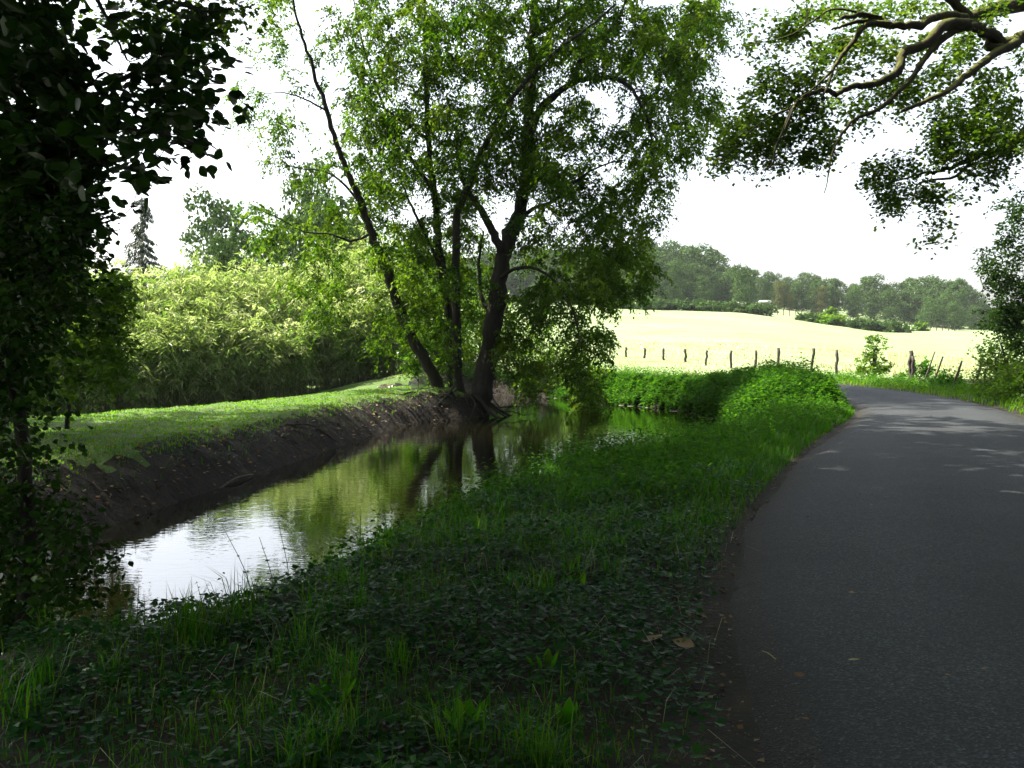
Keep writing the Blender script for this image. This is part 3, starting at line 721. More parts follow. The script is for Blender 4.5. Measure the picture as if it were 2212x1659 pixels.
# tall tree whose crown hangs over the stream from the far left, shading the foreground
b = A(-9.2, 12.6, -.1)
gen_tree('oak_tree', 'tall tree at top left, only its lowest fine-leaved sprays in view', b,
         [([b, b + A(.2, 0, 3), b + A(.6, .1, 6), b + A(1.2, .2, 9), b + A(2, .3, 12)], .35, .12),
          ([b + A(.5, .1, 5), b + A(2.5, 0, 7), b + A(5.0, 0, 8.5)], .16, .05), ([b + A(.6, 0, 6), b + A(3, -2, 8.5), b + A(5.5, -4, 9.5)], .15, .05),
          ([b + A(5, 0, 8.5), b + A(8, -.5, 9.5), b + A(10.5, -1, 10)], .06, .03), ([b + A(2, .3, 12), b + A(3.5, 4, 13.5), b + A(5, 8, 14.5)], .12, .04)],
         ell([(330, 30, 100, 50, 16), (420, 70, 70, 50, 14), (240, 30, 60, 40, 7), (370, 110, 60, 30, 8), (500, 25, 40, 30, 6), (450, 130, 20, 15, 2), (60, 60, 80, 70, 14), (60, 180, 60, 60, 8)], 13.5, 1.0),
         np.vstack([blob((-4.5, 11.5, 10.0), (6.0, 5.0, 3.2), 330), blob((-3.5, 8.5, 10), (4.5, 4.0, 2.5), 170), blob((1.0, 10.5, 9.5), (3.4, 3.5, 2.0), 85), blob((-2, 5.5, 9.5), (4.5, 3.2, 2.2), 190), blob((-9.5, 6, 9.5), (4.5, 4.5, 3), 230), blob((-4.5, 7.5, 12.5), (4.5, 4, 2), 130), blob((-7, 20.5, 14.5), (5.8, 5.5, 3.2), 250), blob((-13.5, 25, 14.5), (5.5, 2.8, 2.6), 200), blob((-5, 0, 8), (5, 6, 3.2), 220), blob((-8, -6, 5), (8, 3.5, 5), 220, zmin=.8)]),  # unseen foliage, spread beyond the tree itself to shade verge, lane and lawn
         T_LOBE, M_OAK, (5, 6, .38, .10, .3, .6, .1), (6, 7, .85, .29, .3, .6))

# leafy tree at the left end of the lawn
b = A(-9.6, 17.5, -.1)
gen_tree('lawn_edge_tree', 'bushy green tree at left end of the lawn, sunlit along its right edge', b,
         [([b, b + A(.1, 0, 1.5), b + A(0, .1, 3.5), b + A(-.6, 0, 6.5), b + A(-2.5, 1, 10), b + A(-5.5, 3, 13)], .16, .05), ([b + A(.8, 1, 0), b + A(1, 1, 2), b + A(1.3, 1, 4)], .05, .02)],
         ell([(20, 330, 60, 80, 26), (60, 470, 110, 80, 50), (50, 600, 110, 80, 60), (150, 580, 60, 50, 24), (120, 700, 130, 70, 80), (230, 640, 45, 60, 26), (240, 740, 40, 60, 24), (110, 800, 110, 50, 46), (230, 800, 35, 35, 10), (245, 630, 22, 40, 9), (40, 850, 60, 30, 12)], 17, .9),
         np.vstack([blob((-11, 17.5, 4.5), (3.0, 2.4, 4.4), 150), blob((-14.5, 20.5, 6), (3.5, 3.5, 3.2), 170), blob((-17, 17.5, 13.5), (3.6, 3, 2.4), 110), blob((-16, 22.5, 14), (4, 3, 2.4), 150), blob((-15, 27.0, 15), (4, 2.6, 2.2), 90)]), T_FOLD, M_SHRUB, (6, 9, .36, .10, .35, .6, .1), (6, 9, .6, .16, .35, .6), .6)  # high left-hand blobs are added out of view to shade the near lawn

# small-leaved tree on the right verge
b = A(14.6, 25.2, 0)
gen_tree('hawthorn_tree', 'dark small-leaved tree on the right verge with low drooping crown', b,
         [([b, b + A(-.1, 0, 1.2), b + A(-.2, .1, 2.6), b + A(-.1, 0, 4.5)], .13, .04), ([b + A(-.1, 0, 1.2), b + A(-1.1, 0, 2.2), b + A(-1.6, 0, 3)], .06, .02)],
         ell([(2190, 440, 30, 40, 9), (2190, 520, 35, 40, 16), (2165, 580, 40, 45, 26), (2180, 640, 50, 50, 46), (2160, 690, 40, 35, 26), (2200, 720, 35, 35, 20), (2140, 560, 18, 25, 5), (2205, 470, 20, 60, 10)], 24.5, .6),
         blob((15.3, 25.5, 3.8), (2.2, 2.0, 2.4), 120), T_FOLD, M_HAZEL, (6, 9, .30, .085, .35, .7, .1), (6, 9, .4, .13, .35, .7), .6)

# ---- bamboo --------------------------------------------------------------------
def bamboo():
    line = np.array([((px - CX) / F * D, D) for px, D in [(-120, 35), (100, 38), (300, 41), (480, 43.5), (650, 46), (800, 48.5), (915, 50)]])
    hh = [4.9, 5.0, 5.2, 5.6, 6.3, 6.7, 6.4]
    t = empty('bamboo_thicket', (-14, 43, -1.3)); off = -A(-14, 43, -1.3)
    tag(t, 'long dense bamboo thicket behind the lawn with pale sunlit tops', 'bamboo')
    n = 1900
    u = R.random(n) * 5.999; i = u.astype(int); f = (u - i)[:, None]
    p = line[i] * (1 - f) + line[i + 1] * f
    nrm = norm(A(-.35, .94))
    s = R.random(n) ** .9 * 8.0 - .1
    s[:300] = R.random(300) * 1.0 + .05
    p = p + nrm * s[:, None]
    hgt = np.interp(u, range(7), hh) * (.58 + .42 * np.clip(s / 4.5, 0, 1) ** .8) + .22 * np.minimum(s, 6.0) - .1 + R.normal(0, .42, n) + .5 * vn(p[:, 0], p[:, 1], .6) + .45 * vn(p[:, 0], p[:, 1], 2.2)
    lean = norm(R.normal(size=(n, 2))) * (R.random(n) * .5 + .12)[:, None] + np.array([.10, -.35]) * (s < 1.2)[:, None]
    B = Builder(); z0 = H(p[:, 0], p[:, 1])
    tops = []
    for k in range(n):
        a = A(p[k, 0], p[k, 1], z0[k] - .05)
        u_ = np.linspace(0, 1, 6)[:, None]
        pts = a + u_ * A(0, 0, hgt[k]) + (u_ ** 2.2) * np.append(lean[k] * hgt[k] * .35, -.22 * abs(hgt[k]) * np.linalg.norm(lean[k]))
        if k % 3 == 0 or k < 300: tube(B, pts, np.linspace(.016, .004, 6), 4, R.random())
        tops.append(pts)
    o = put('canes', B.mesh('canes'), M_CANE, t, True, 'stuff'); o.location = off
    # leafy side sprays from 40 percent of the height upward, more toward the tip
    N = 21000
    k = R.integers(0, n, N); w = np.where(s[k] > 1.0, .04, .34) + np.where(s[k] > 1.0, .96, .66) * R.random(N) ** .8
    tp = np.array(tops)
    x = w * 5; j = np.minimum(x.astype(int), 4); fr = (x - j)[:, None]
    c = tp[k, j] * (1 - fr) + tp[k, j + 1] * fr
    pos, al, nr, sz, rn = sprays(c, 1, 10, .75, .32, .55, .6, .06)
    o = put('foliage', leaves(T_NARROW, pos, al, nr, sz, 'foliage', rn), M_BAMBOO, t, kind='stuff'); o.location = off
bamboo()

# ---- distant trees ---------------------------------------------------------------
def wood_variant(seed, h, w, clear=.12, lobes=11, leafsz=.42, per=330):
    global R
    keep = R; R = np.random.default_rng(seed)
    B = Builder(); nodes, rads = [], []
    limbs(B, nodes, rads, [A(0, 0, -.5), A(.05, 0, h * .25), A(-.1, .1, h * .55), A(.1, 0, h * .85)], h * .018, .05, 6)
    lc = []
    for i in range(lobes):
        z = h * (clear + (.90 - clear) * (i + .7) / lobes)
        prof = math.sin(math.pi * min(1, (z / h - clear + .12) / (1.12 - clear))) ** .6
        a = i * 2.4 + R.random(); rr = w * .36 * prof * (.4 + .6 * R.random())
        lc.append((rr * math.cos(a), rr * math.sin(a), z, w * (.17 + .13 * R.random()) * (.6 + .5 * prof)))
    ps, nrm_ = [], []
    for x, y, z, r in lc:
        d = rdir(per); d[:, 2] = np.where(R.random(per) < .7, np.abs(d[:, 2]), d[:, 2])
        rad = r * (.72 + .33 * R.random(per)); rad *= 1 + .22 * np.sin(d[:, 0] * 7 + x) * np.sin(d[:, 2] * 6 + y)
        ps.append(A(x, y, z) + d * rad[:, None] * A(1, 1, .8)); nrm_.append(d)
    ps = np.vstack(ps); nm = np.vstack(nrm_) + R.normal(0, .45, (len(ps), 3))
    grow(B, nodes, rads, np.array([c[:3] for c in lc]), 2.0, .05)
    me1 = B.mesh('trunk'); me1.materials.append(M_BARK)
    me2 = leaves(T_FOLD, ps, rdir(len(ps)) * A(1, 1, .6) + A(0, 0, -.2), nm, leafsz * (.7 + .6 * R.random(len(ps))), 'crown')
    me2.materials.append(M_WOOD)
    R = keep
    return me1, me2
WV = [wood_variant(11, 12, 8.5, .03, 12), wood_variant(12, 12, 7.5, .04, 13), wood_variant(13, 12, 9.5, .03, 13), wood_variant(14, 12, 7, .05, 12), wood_variant(15, 12, 8, .02, 14), wood_variant(16, 12, 10.5, .04, 13)]
WVY = []
for a_, b_ in (WV[1], WV[3]):
    c_ = b_.copy(); c_.materials.clear(); c_.materials.append(M_WOODY); WVY.append((a_, c_))
def wtree(px, D, h, v, label, group=None, yellow=None, name='woodland_tree', sx=1.0, dz=0.0):
    x = (px - CX) / F * D
    t = empty(name, (x, D, float(H(x, D)) - .2 + dz), R.random() * 6.28)
    tag(t, label, 'tree', group)
    m1, m2 = (WVY[yellow] if yellow is not None else WV[v])
    for nm, me in (('trunk', m1), ('crown', m2)):
        o = bpy.data.objects.new(nm, me); COL.objects.link(o); o.parent = t
    t.scale = (h / 12 * sx, h / 12 * sx, h / 12)
    return t
TOPX = [900, 1150, 1300, 1360, 1430, 1480, 1530, 1560, 1600, 1640, 1700, 1760, 1850, 1900, 1960, 2010, 2040, 2080, 2100, 2125, 2180]
TOPY = [560, 540, 540, 545, 530, 545, 545, 565, 577, 590, 594, 600, 604, 607, 612, 600, 600, 606, 640, 662, 680]
GW = 'trees of the wood along the hill'
for row, (D, sc, st) in enumerate([(212, .82, 37), (222, 1.0, 36), (236, 1.02, 42)]):
    px = 880 + row * 13; cnt = 0
    while px < 2150:
        D_ = D + R.normal(0, 2)
        x = (px - CX) / F * D_
        top = np.interp(px, TOPX, TOPY) + R.normal(0, 6)
        ztop = EYE + (HZ - top) * D_ / F
        h = (ztop - float(H(x, D_))) * (sc + R.normal(0, .05))
        if h > 2:
            cnt += 1
            vis_ = px > 1320
            if row == 0: lb = '%s tree from the left in the front row of the wood' % nth(cnt)
            elif row == 1: lb = '%s tree from the left in the middle row of the wood' % nth(cnt)
            else: lb = '%s crown from the left on the skyline of the wood' % nth(cnt)
            wtree(px, D_, h, R.integers(0, 6), lb, GW, sx=R.uniform(.85, 1.15))
        px += st * R.uniform(.8, 1.2)
wtree(1683, 207, 6.4, 0, 'brownish thin-leaved tree at the wood edge beside a yellowing tree', yellow=0, sx=.8)
wtree(1705, 206, 4.6, 0, 'small yellowing tree at the foot of the wood', yellow=1, sx=.8)
wtree(1770, 208, 6.4, 1, 'dull brown-green tree standing among green ones in the wood', yellow=0, sx=.8)
wtree(2060, 200, 11.2, 3, 'tallest open-crowned tree near the right end of the wood', sx=.75)
wtree(2010, 190, 6.5, 2, 'low spreading tree before the right end of the wood, left of its twin', sx=1.1)
wtree(2060, 188, 5.6, 5, 'low spreading tree at the pasture corner near the right end of the wood', sx=1.2)
wtree(1600, 178, 8.6, 4, 'lone tree standing at the hedge corner forward of the wood', sx=.8)
wtree(1520, 190, 6.5, 5, 'pale low-limbed tree forward of the left end of the wood', sx=1.0)
wtree(1455, 192, 9.5, 1, 'tall narrow tree with bare lower trunk left in the wood edge', sx=.7)
wtree(1410, 195, 11.5, 0, 'tall tree half hidden by the waterside tree crown', sx=.8)
# right background behind the hawthorn
wtree(2195, 150, 5.0, 2, 'green tree beyond the pasture just behind the hawthorn', sx=1.2)
# beyond the bamboo
wtree(470, 92, 15.2, 2, 'round grey-green tree rising beyond the bamboo', sx=.72, name='round_tree')
wtree(495, 66, 9.6, 4, 'pale low tree between bamboo and round tree', name='pale_tree', sx=.6)
wtree(560, 66, 9.2, 0, 'pale green tree beyond the bamboo behind drooping sprays', name='pale_tree', sx=.6)
wtree(670, 74, 15.0, 1, 'dark narrow tree beyond bamboo below the leaning stem', name='garden_tree', sx=.5)
wtree(610, 66, 11.0, 3, 'dark bushy tree beyond the bamboo left of the narrow one', name='garden_tree', sx=.6)
wtree(715, 68, 12.0, 4, 'dark full tree beyond the bamboo just left of the leaning stem', name='garden_tree', sx=.7)
wtree(760, 70, 10.5, 3, 'tree beyond the bamboo behind the waterside tree', name='garden_tree', sx=.8)

def conifer():
    D = 72.0; x = (312 - CX) / F * D
    z0 = float(H(x, D))
    t = empty('spruce_tree', (x, D, z0)); tag(t, 'ragged spruce with drooping branches standing beyond the bamboo', 'tree')
    h = EYE + (HZ - 420) * D / F - z0
    B = Builder(); tube(B, [A(0, 0, -.3), A(0, 0, h * .5), A(0, 0, h)], [.18, .1, .02], 7)
    ps, al, nr = [], [], []
    for k in range(105):
        z = h * (.22 + .76 * (k / 105)); L = (1 - z / h) * 2.4 + .32 + R.random() * .3
        a = R.random() * 6.28; d = A(math.cos(a), math.sin(a), 0)
        u = np.linspace(0, 1, 7)[:, None]
        pts = A(0, 0, z) + d * L * u + A(0, 0, -1) * (L * .45 * u ** 1.6) + A(0, 0, .12) * u ** 4
        tube(B, pts, np.linspace(.025, .006, 7), 4)
        n = int(60 * L)
        w = R.random(n); j = np.minimum((w * 6).astype(int), 5); f = (w * 6 - j)[:, None]
        q = pts[j] * (1 - f) + pts[j + 1] * f
        ps.append(q + R.normal(0, .06, (n, 3)) - A(0, 0, .12) * R.random((n, 1))); al.append(A(0, 0, -1) + d * .5 + R.normal(0, .3, (n, 3))); nr.append(rdir(n))
    put('trunk', B.mesh('trunk'), M_BARK, t, True)
    ps, al, nr = map(np.vstack, (ps, al, nr))
    put('crown', leaves(T_NARROW, ps, al, nr, .32, 'crown'), M_CONIF, t)
conifer()

# ---- shrubs -----------------------------------------------------------------------
def shrub(name, label, x, y, r, h, n, size, mat, cat='shrub', tmpl=T_FOLD, nt=5, nl=8, spread=None, group=None, z=None, up=.3):
    z0 = float(H(x, y)) if z is None else z
    t = empty(name, (x, y, z0)); tag(t, label, cat, group)
    B = Builder(); nodes, rads = [A(0, 0, 0)], [.03]
    for k in range(max(4, int(n / 12))):
        a = R.random() * 6.28; e = A(math.cos(a) * r * .6, math.sin(a) * r * .6, h * R.uniform(.6, .95))
        limbs(B, nodes, rads, [A(0, 0, -.05), e * A(.35, .35, .5), e], .012 + .008 * h, .005, 5, 6)
    d = rdir(n); d[:, 2] = np.abs(d[:, 2]) * 1.0
    T = d * (R.random((n, 1)) ** .4) * A(r, r, h * .95) + A(0, 0, h * .06)
    grow(B, nodes, rads, T, .5, .05)
    put('stems', B.mesh('stems'), M_BARK, t, True)
    s = sprays(T, nt, nl, spread or r * .3, size, -up, .9, .1)
    put('foliage', leaves(tmpl, *s[:4], 'foliage', s[4]), mat, t)
    return t
def gx_(px, Y): return (px - CX) / F * Y
shrub('elder_shrub', 'loose leafy shrub growing up around a post of the lane fence', gx_(1890, 41), 41, .8, 1.8, 44, .12, M_SHRUB, tmpl=T_FOLD)
shrub('bramble', 'low scrambling bramble at the foot of the lane fence', gx_(1985, 40), 40, .8, .8, 36, .10, M_NETTLE, 'bramble')
shrub('bramble', 'bramble clump between two leaning fence sticks', gx_(2050, 32), 32, .55, .6, 36, .085, M_NETTLE, 'bramble')
shrub('verge_bush', 'large leafy bush under the hawthorn at the right edge', gx_(2185, 28), 28, 1.15, 2.2, 150, .095, M_SHRUB, 'bush')
shrub('verge_bush', 'lower green bush on the right verge beside the lane', gx_(2235, 25), 25, 1.3, 1.0, 120, .09, M_SHRUB, 'bush')
shrub('far_bush', 'low dark bush in the hedge line, left of the taller one', gx_(1747, 148), 148, 2.2, .9, 60, .5, M_WOOD, 'bush')
shrub('far_bush', 'wide pale bush beneath the taller one in the hedge line', gx_(1790, 146), 146, 2.6, 1.0, 60, .5, M_SHRUB, 'bush')
shrub('far_bush', 'tallest bush in the hedge line across the pasture', gx_(1794, 152), 152, 1.2, 2.3, 50, .5, M_SHRUB, 'bush')
shrub('far_bush', 'dark rounded bush at the right part of the hedge line', gx_(1860, 143), 143, 2.8, 1.0, 60, .5, M_WOOD, 'bush')
shrub('far_bush', 'last dark bush of the hedge line before the open pasture', gx_(1925, 142), 142, 2.8, 1.0, 60, .5, M_WOOD, 'bush')
shrub('far_bush', 'tiny pale bush alone beside the far fence', gx_(1986, 155), 155, 1.2, 1.2, 24, .45, M_SHRUB, 'bush')
for k, (px, dd, lab) in enumerate([(1330, 151, 'shrub hard against the waterside tree in the hedge below the wood'), (1400, 151, 'second shrub of the hedge below the left end of the wood'), (1460, 151, 'middle shrub of the hedge below the left end of the wood'), (1520, 151, 'shrub of the hedge just left of the lone corner tree'), (1580, 150, 'dense shrub at the foot of the lone corner tree'), (1630, 149, 'shrub right of the lone corner tree in the hedge')]):
    shrub('hedge_shrub', lab, gx_(px, dd), dd, 3.0, .9, 50, .5, M_WOOD, 'shrub')
shrub('laurel_shrub', 'leafy shrub on the far bank behind the trailing tree sprays', gx_(1190, 43.5), 43.5, 1.6, 2.6, 110, .12, M_SHRUB)
shrub('laurel_shrub', 'lit shrub at the far waterside left of the nettles', gx_(1270, 40), 40, 1.3, 1.3, 90, .10, M_SHRUB)
shrub('garden_shrub', 'tall shrub between the bamboo end and the tree stems', gx_(950, 46), 46, 1.9, 4.6, 260, .13, M_SHRUB)
shrub('garden_shrub', 'shrub filling the gap behind the middle stems', gx_(1050, 48), 48, 2.2, 4.4, 260, .12, M_SHRUB)
shrub('bank_shrub', 'dark leafy shrub at lower left beside the water', -3.75, 5.9, .6, 1.1, 60, .055, M_HAZEL, tmpl=T_NEAR, z=-.5)

# ---- ground vegetation ------------------------------------------------------------
def blades(n, x, y, h, w, mat, name, label=None, lean=.45, seg=2, z=None, arch=1.0):
    z = H(x, y) if z is None else z
    a = R.random(n) * 6.283; d = np.stack([np.cos(a), np.sin(a), 0 * a], 1); sd = np.stack([-np.sin(a), np.cos(a), 0 * a], 1)
    ln = lean * R.random(n) ** .7
    base = np.stack([x, y, z - .01], 1)
    f1 = base + A(0, 0, 1) * (h * .55)[:, None] + d * (h * ln * .3)[:, None]
    tip = base + A(0, 0, 1) * (h * (1 - .35 * ln * arch))[:, None] + d * (h * ln)[:, None]
    ww = (w * (.7 + .6 * R.random(n)))[:, None]
    v = np.stack([base - sd * ww, base + sd * ww, f1 + sd * ww * .8, f1 - sd * ww * .8, tip], 1).reshape(-1, 3)
    o = np.arange(n)[:, None] * 5
    me = fastmesh(name, v, [o + np.array([[0, 1, 2, 3]]), o + np.array([[3, 2, 4]])], np.repeat(R.random(n), 5))
    return put(name, me, mat, kind='stuff')

def scatter(n, x0, x1, y0, y1, ypow=1.0):
    u = R.random(n)
    y = y0 + (y1 - y0) * u ** ypow
    return R.uniform(x0, x1, n), y
def verge_ok(x, y, margin=.05):
    return (segdist(x, y, ROADP) > margin) & (segdist(x, y, RIVER) > .15) & ~left_side(x, y) & (x < 16)
# near verge grass: patchy
x, y = scatter(300000, -7, 9.5, 2.4, 25, 1.5)
rd = segdist(x, y, ROADP); k = verge_ok(x, y, .1) & (x < 9) & (x > -4.5 * np.minimum(1, y / 6))
edge = np.interp(y, [2, 5, 8, 12, 20], [.75, .55, .35, .15, .08])
dens = np.clip(.5 + .4 * vn(x, y, 1.3) + np.clip((y - 6) / 4, -.25, .65), .06, 1) * np.clip((rd - edge * .3) / edge, 0, 1)
px_, py_, f_ = proj(np.stack([x, y, 0 * x], 1))
k &= (R.random(len(x)) < dens) & (px_ > -250) & (px_ < 2400) & (f_ > 0)
x, y = x[k], y[k]
tall = np.clip(.55 + .45 * vn(x, y, 2.1), .2, 1.5)
hh = (.07 + .13 * R.random(len(x))) * (.5 + .7 * tall) * np.interp(y, [2, 6, 10, 24], [.8, 1.05, 1.15, 1.1])
pass
blades(len(x), x, y, hh, np.interp(y, [2, 8, 24], [.0022, .003, .0065]), M_GRASS, 'grass', lean=.75)
# longer tufts
tx, ty = scatter(260, -3.5, 7, 3.2, 20, 1.2); k = verge_ok(tx, ty, .5); tx, ty = tx[k], ty[k]
n = 42; x = np.repeat(tx, n) + R.normal(0, .05, len(tx) * n); y = np.repeat(ty, n) + R.normal(0, .05, len(tx) * n)
blades(len(x), x, y, np.repeat(.22 + .16 * R.random(len(tx)), n) * R.uniform(.6, 1.1, len(x)), np.full(len(x), .003), M_GRASS, 'long_grass', lean=.9)
# low leafy cover
x, y = scatter(125000, -4.5, 4, 2.5, 12, 1.2); rd = segdist(x, y, ROADP)
k = verge_ok(x, y, .12) & (R.random(len(x)) < np.clip(.78 - .5 * vn(x, y, 1.3), .12, 1) * np.clip(rd / .6, .06, 1)) & (x > -.55 * y)
x, y = x[k], y[k]; n = len(x); pass
z = H(x, y) + .02 + .11 * R.random(n) ** .8 * np.clip(.8 + .4 * vn(x, y, 3), .2, 1.3)
a = R.random(n) * 6.28
pos = np.stack([x, y, z], 1)
put('ground_cover', leaves(T_ROUND, pos, np.stack([np.cos(a), np.sin(a), R.normal(0, .15, n)], 1), A(0, 0, 1) + R.normal(0, .34, (n, 3)), .019 + .030 * R.random(n) ** 1.6, 'ground_cover'), M_IVY, kind='stuff')

def nettle_mass(x, y, hgt, nl, size, name, mat, spread=.12, zs=None):
    """upright stems with pairs of pointed leaves"""
    n = len(x); z = H(x, y) if zs is None else zs
    w = (np.arange(nl) + .8) / nl
    lean = R.normal(0, .12, (n, 2))
    c = np.stack([x[:, None] + lean[:, :1] * hgt[:, None] * w ** 1.5, y[:, None] + lean[:, 1:] * hgt[:, None] * w ** 1.5, z[:, None] + hgt[:, None] * w], -1)
    a = R.random((n, 1)) * 6.28 + np.arange(nl)[None] * 2.0
    d = np.stack([np.cos(a), np.sin(a), R.normal(-.15, .25, a.shape)], -1)
    s = size * (.7 + .6 * R.random((n, nl))) * (1.1 - .45 * w[None])
    put(name, leaves(T_FOLD, c.reshape(-1, 3), d.reshape(-1, 3), (A(0, 0, 1) + R.normal(0, .3, d.shape)).reshape(-1, 3), s.ravel(), name, np.repeat(R.random(n), nl) * .6 + R.random(n * nl) * .4), mat, kind='stuff')

x, y = scatter(60000, -1, 9, 8, 24, 1.1); rd = segdist(x, y, ROADP)
k = verge_ok(x, y, .12) & (R.random(len(x)) < np.clip(.5 + .3 * vn(x, y, 1.0), .1, 1) * np.clip(rd / .4, .1, 1)); x, y = x[k], y[k]
blades(len(x), x, y, (.12 + .16 * R.random(len(x))), np.interp(y, [8, 24], [.0035, .007]), M_GRASS, 'lush_grass', lean=.9)
# mixed small weeds through the whole verge
x, y = scatter(16000, -5, 6, 2.5, 20, 1.1); rd = segdist(x, y, ROADP)
k = verge_ok(x, y, .25) & (R.random(len(x)) < np.clip(.22 + .35 * vn(x, y, 1.9), .04, 1)) & (x > -.6 * y); x, y = x[k], y[k]
nettle_mass(x, y, .07 + .16 * R.random(len(x)) ** 2, 6, .034, 'small_weeds', M_NETTLE)
x, y = scatter(1100, -4, 4, 2.5, 10, 1.1); k = verge_ok(x, y, .05); x, y = x[k], y[k]
blades(len(x), x, y, .10 + .2 * R.random(len(x)), np.full(len(x), .0013), M_DRY, 'dead_stems', lean=2.2, arch=1.6)
# nettles and weeds along the near water's edge
x, y = scatter(26000, -4.5, 8.5, 6, 24, 1.0)
sd = segdist(x, y, RIVER); k = verge_ok(x, y, .5) & (sd < np.where(y < 9, 1.5, 3.4)) & (sd > .25) & (R.random(len(x)) < np.clip(.55 + .35 * vn(x, y, 1.1) - .3 * (y < 9), .05, 1) * .8)
x, y = x[k], y[k]; sd = sd[k]; pass
nettle_mass(x, y, (.20 + .28 * R.random(len(x))) * np.interp(y, [6, 10, 20], [.6, 1, 1.1]), 9, .07, 'waterside_weeds', M_NETTLE)
# nettle bank between the stream and the lane bend
x, y = scatter(40000, 1.5, 10.2, 21, 42)
sd = segdist(x, y, RIVER); rd = segdist(x, y, ROADP)
k = (sd > .15 + .3 * np.clip(vn(x, y, 2.4), 0, 1.5)) & (rd > .35) & ~left_side(x, y) & ((y < 36) | (sd < 1.6)) & (sd < 6) & (y > 21 + .5 * (9 - x)); k &= (y > 22.5)
x, y, rd, sd = x[k], y[k], rd[k], sd[k]; pass
hb = np.interp(y, [22, 23.5, 27, 30, 33, 36, 42], [.35, .75, .95, .80, .45, .32, .32]) * np.clip(rd / 1.1 + .3, .35, 1) * (.84 + .26 * R.random(len(x))) * np.clip(1 + .20 * vn(x, y, 1.3) + .14 * vn(x + 9, y, 3.4), .45, 1.6)
nettle_mass(x, y, hb, 8, .135, 'nettles', M_NETTLE)
# grassy strip beside lane past the near verge, right verge, and far roadside
x, y = scatter(26000, 9, 18, 14, 44); rd = segdist(x, y, ROADP); k = (rd > .05) & (rd < 3.2) & ((x > 10.5) | (y > 33))
x, y = x[k], y[k]; blades(len(x), x, y, .10 + .18 * R.random(len(x)), np.full(len(x), .009), M_LAWN, 'verge_grass', lean=.8)
x, y = scatter(9000, 9, 17, 20, 44); rd = segdist(x, y, ROADP); k = (rd > .6) & (rd < 3.6) & ((x > 11.5) | (y > 33)) & (R.random(len(x)) < np.clip(.5 + .5 * vn(x, y, .9), 0, 1))
x, y = x[k], y[k]; nettle_mass(x, y, .15 + .3 * R.random(len(x)), 7, .10, 'roadside_weeds', M_NETTLE)
# rough pale grass at the bottom of the pasture
x = R.uniform(-6, 34, 36000); y = 41 + 34 * R.random(36000) ** 1.6
rd = segdist(x, y, ROADP); k = (rd > .3) & (segdist(x, y, RIVER) > .8) & (x < 3 + y * .62)
k &= R.random(len(x)) < np.clip(.5 + .5 * vn(x, y, .35), .1, 1)
x, y = x[k], y[k]; blades(len(x), x, y, .08 + .16 * R.random(len(x)), np.full(len(x), .014), M_DRY, 'pasture_grass', lean=.9)
x = R.uniform(-3, 11, 9000); y = R.uniform(36, 47, 9000); rd = segdist(x, y, ROADP)
k = (rd > .2) & (rd < 2.2) & (segdist(x, y, RIVER) > .6) & (x < np.interp(y, [36, 40, 44, 47], [9.5, 6.5, 2.5, 0])); x, y = x[k], y[k]
nettle_mass(x, y, .3 + .35 * R.random(len(x)), 8, .11, 'roadside_weeds', M_NETTLE)
x, y = scatter(9000, 5.2, 10, 17.5, 25); rd = segdist(x, y, ROADP); k = (rd > .25) & (segdist(x, y, RIVER) > .3) & (R.random(len(x)) < np.clip(.35 + .4 * vn(x, y, 1.7), .03, 1)); x, y = x[k], y[k]
nettle_mass(x, y, .12 + np.interp(y, [17, 21, 24], [.05, .25, .45]) * R.random(len(x)), 7, .10, 'mixed_weeds', M_NETTLE)
# lawn blades
x, y = scatter(150000, -16, -.5, 11, 41)
sd = segdist(x, y, RIVER); k = left_side(x, y) & (sd > .75)
bl = np.array([(-17, 17.5), (-13.5, 19.6), (-10.8, 21.6), (-8.6, 25.4), (-7.0, 29), (-5.2, 33.5), (-3.4, 38.5)])
k &= (x > np.interp(y, bl[:, 1], bl[:, 0]) - .3)
x, y = x[k], y[k]; pass
hl = (.025 + .035 * R.random(len(x))) * np.clip(1 + .2 * vn(x, y, 1.5), .6, 1.6)
blades(len(x), x, y, hl, np.full(len(x), .010), M_LAWN, 'lawn_grass', lean=.8)
x, y = scatter(9000, -12, -1, 10, 34); sd = segdist(x, y, RIVER); k = left_side(x, y) & (sd > .35) & (sd < 1.3); x, y = x[k], y[k]
blades(len(x), x, y, .06 + .16 * R.random(len(x)), np.full(len(x), .006), M_GRASS, 'bank_grass', lean=1.2)

# litter along the lane and on the bank
def litter(x, y, size, name, mat=M_LITTER, dz=.006):
    n = len(x); a = R.random(n) * 6.28
    pos = np.stack([x, y, H(x, y) + dz + .01 * R.random(n)], 1)
    return put(name, leaves(T_FOLD, pos, np.stack([np.cos(a), np.sin(a), R.normal(0, .2, n)], 1), A(0, 0, 1) + R.normal(0, .35, (n, 3)), size, name), mat, kind='stuff')
x, y = scatter(16000, -3, 8, 2.5, 20, 1.3); rd = segdist(x, y, ROADP); k = verge_ok(x, y, .0) & (R.random(len(x)) < np.exp(-rd / .35) + .10); x, y = x[k], y[k]
litter(x, y, .02 + .03 * R.random(len(x)), 'fallen_leaves')
x, y = scatter(9000, -12, -1, 8, 34); sd = segdist(x, y, RIVER); k = left_side(x, y) & (sd > .05) & (sd < 1.5); x, y = x[k], y[k]
litter(x, y, .05 + .06 * R.random(len(x)), 'bank_litter', dz=.015)
n = 90; i = R.integers(3, 60, n); w_ = R.random((n, 1)) ** 1.6; pr = ROADL[i] * (1 - w_) + ROADR[i] * w_
a = R.random(n) * 6.28
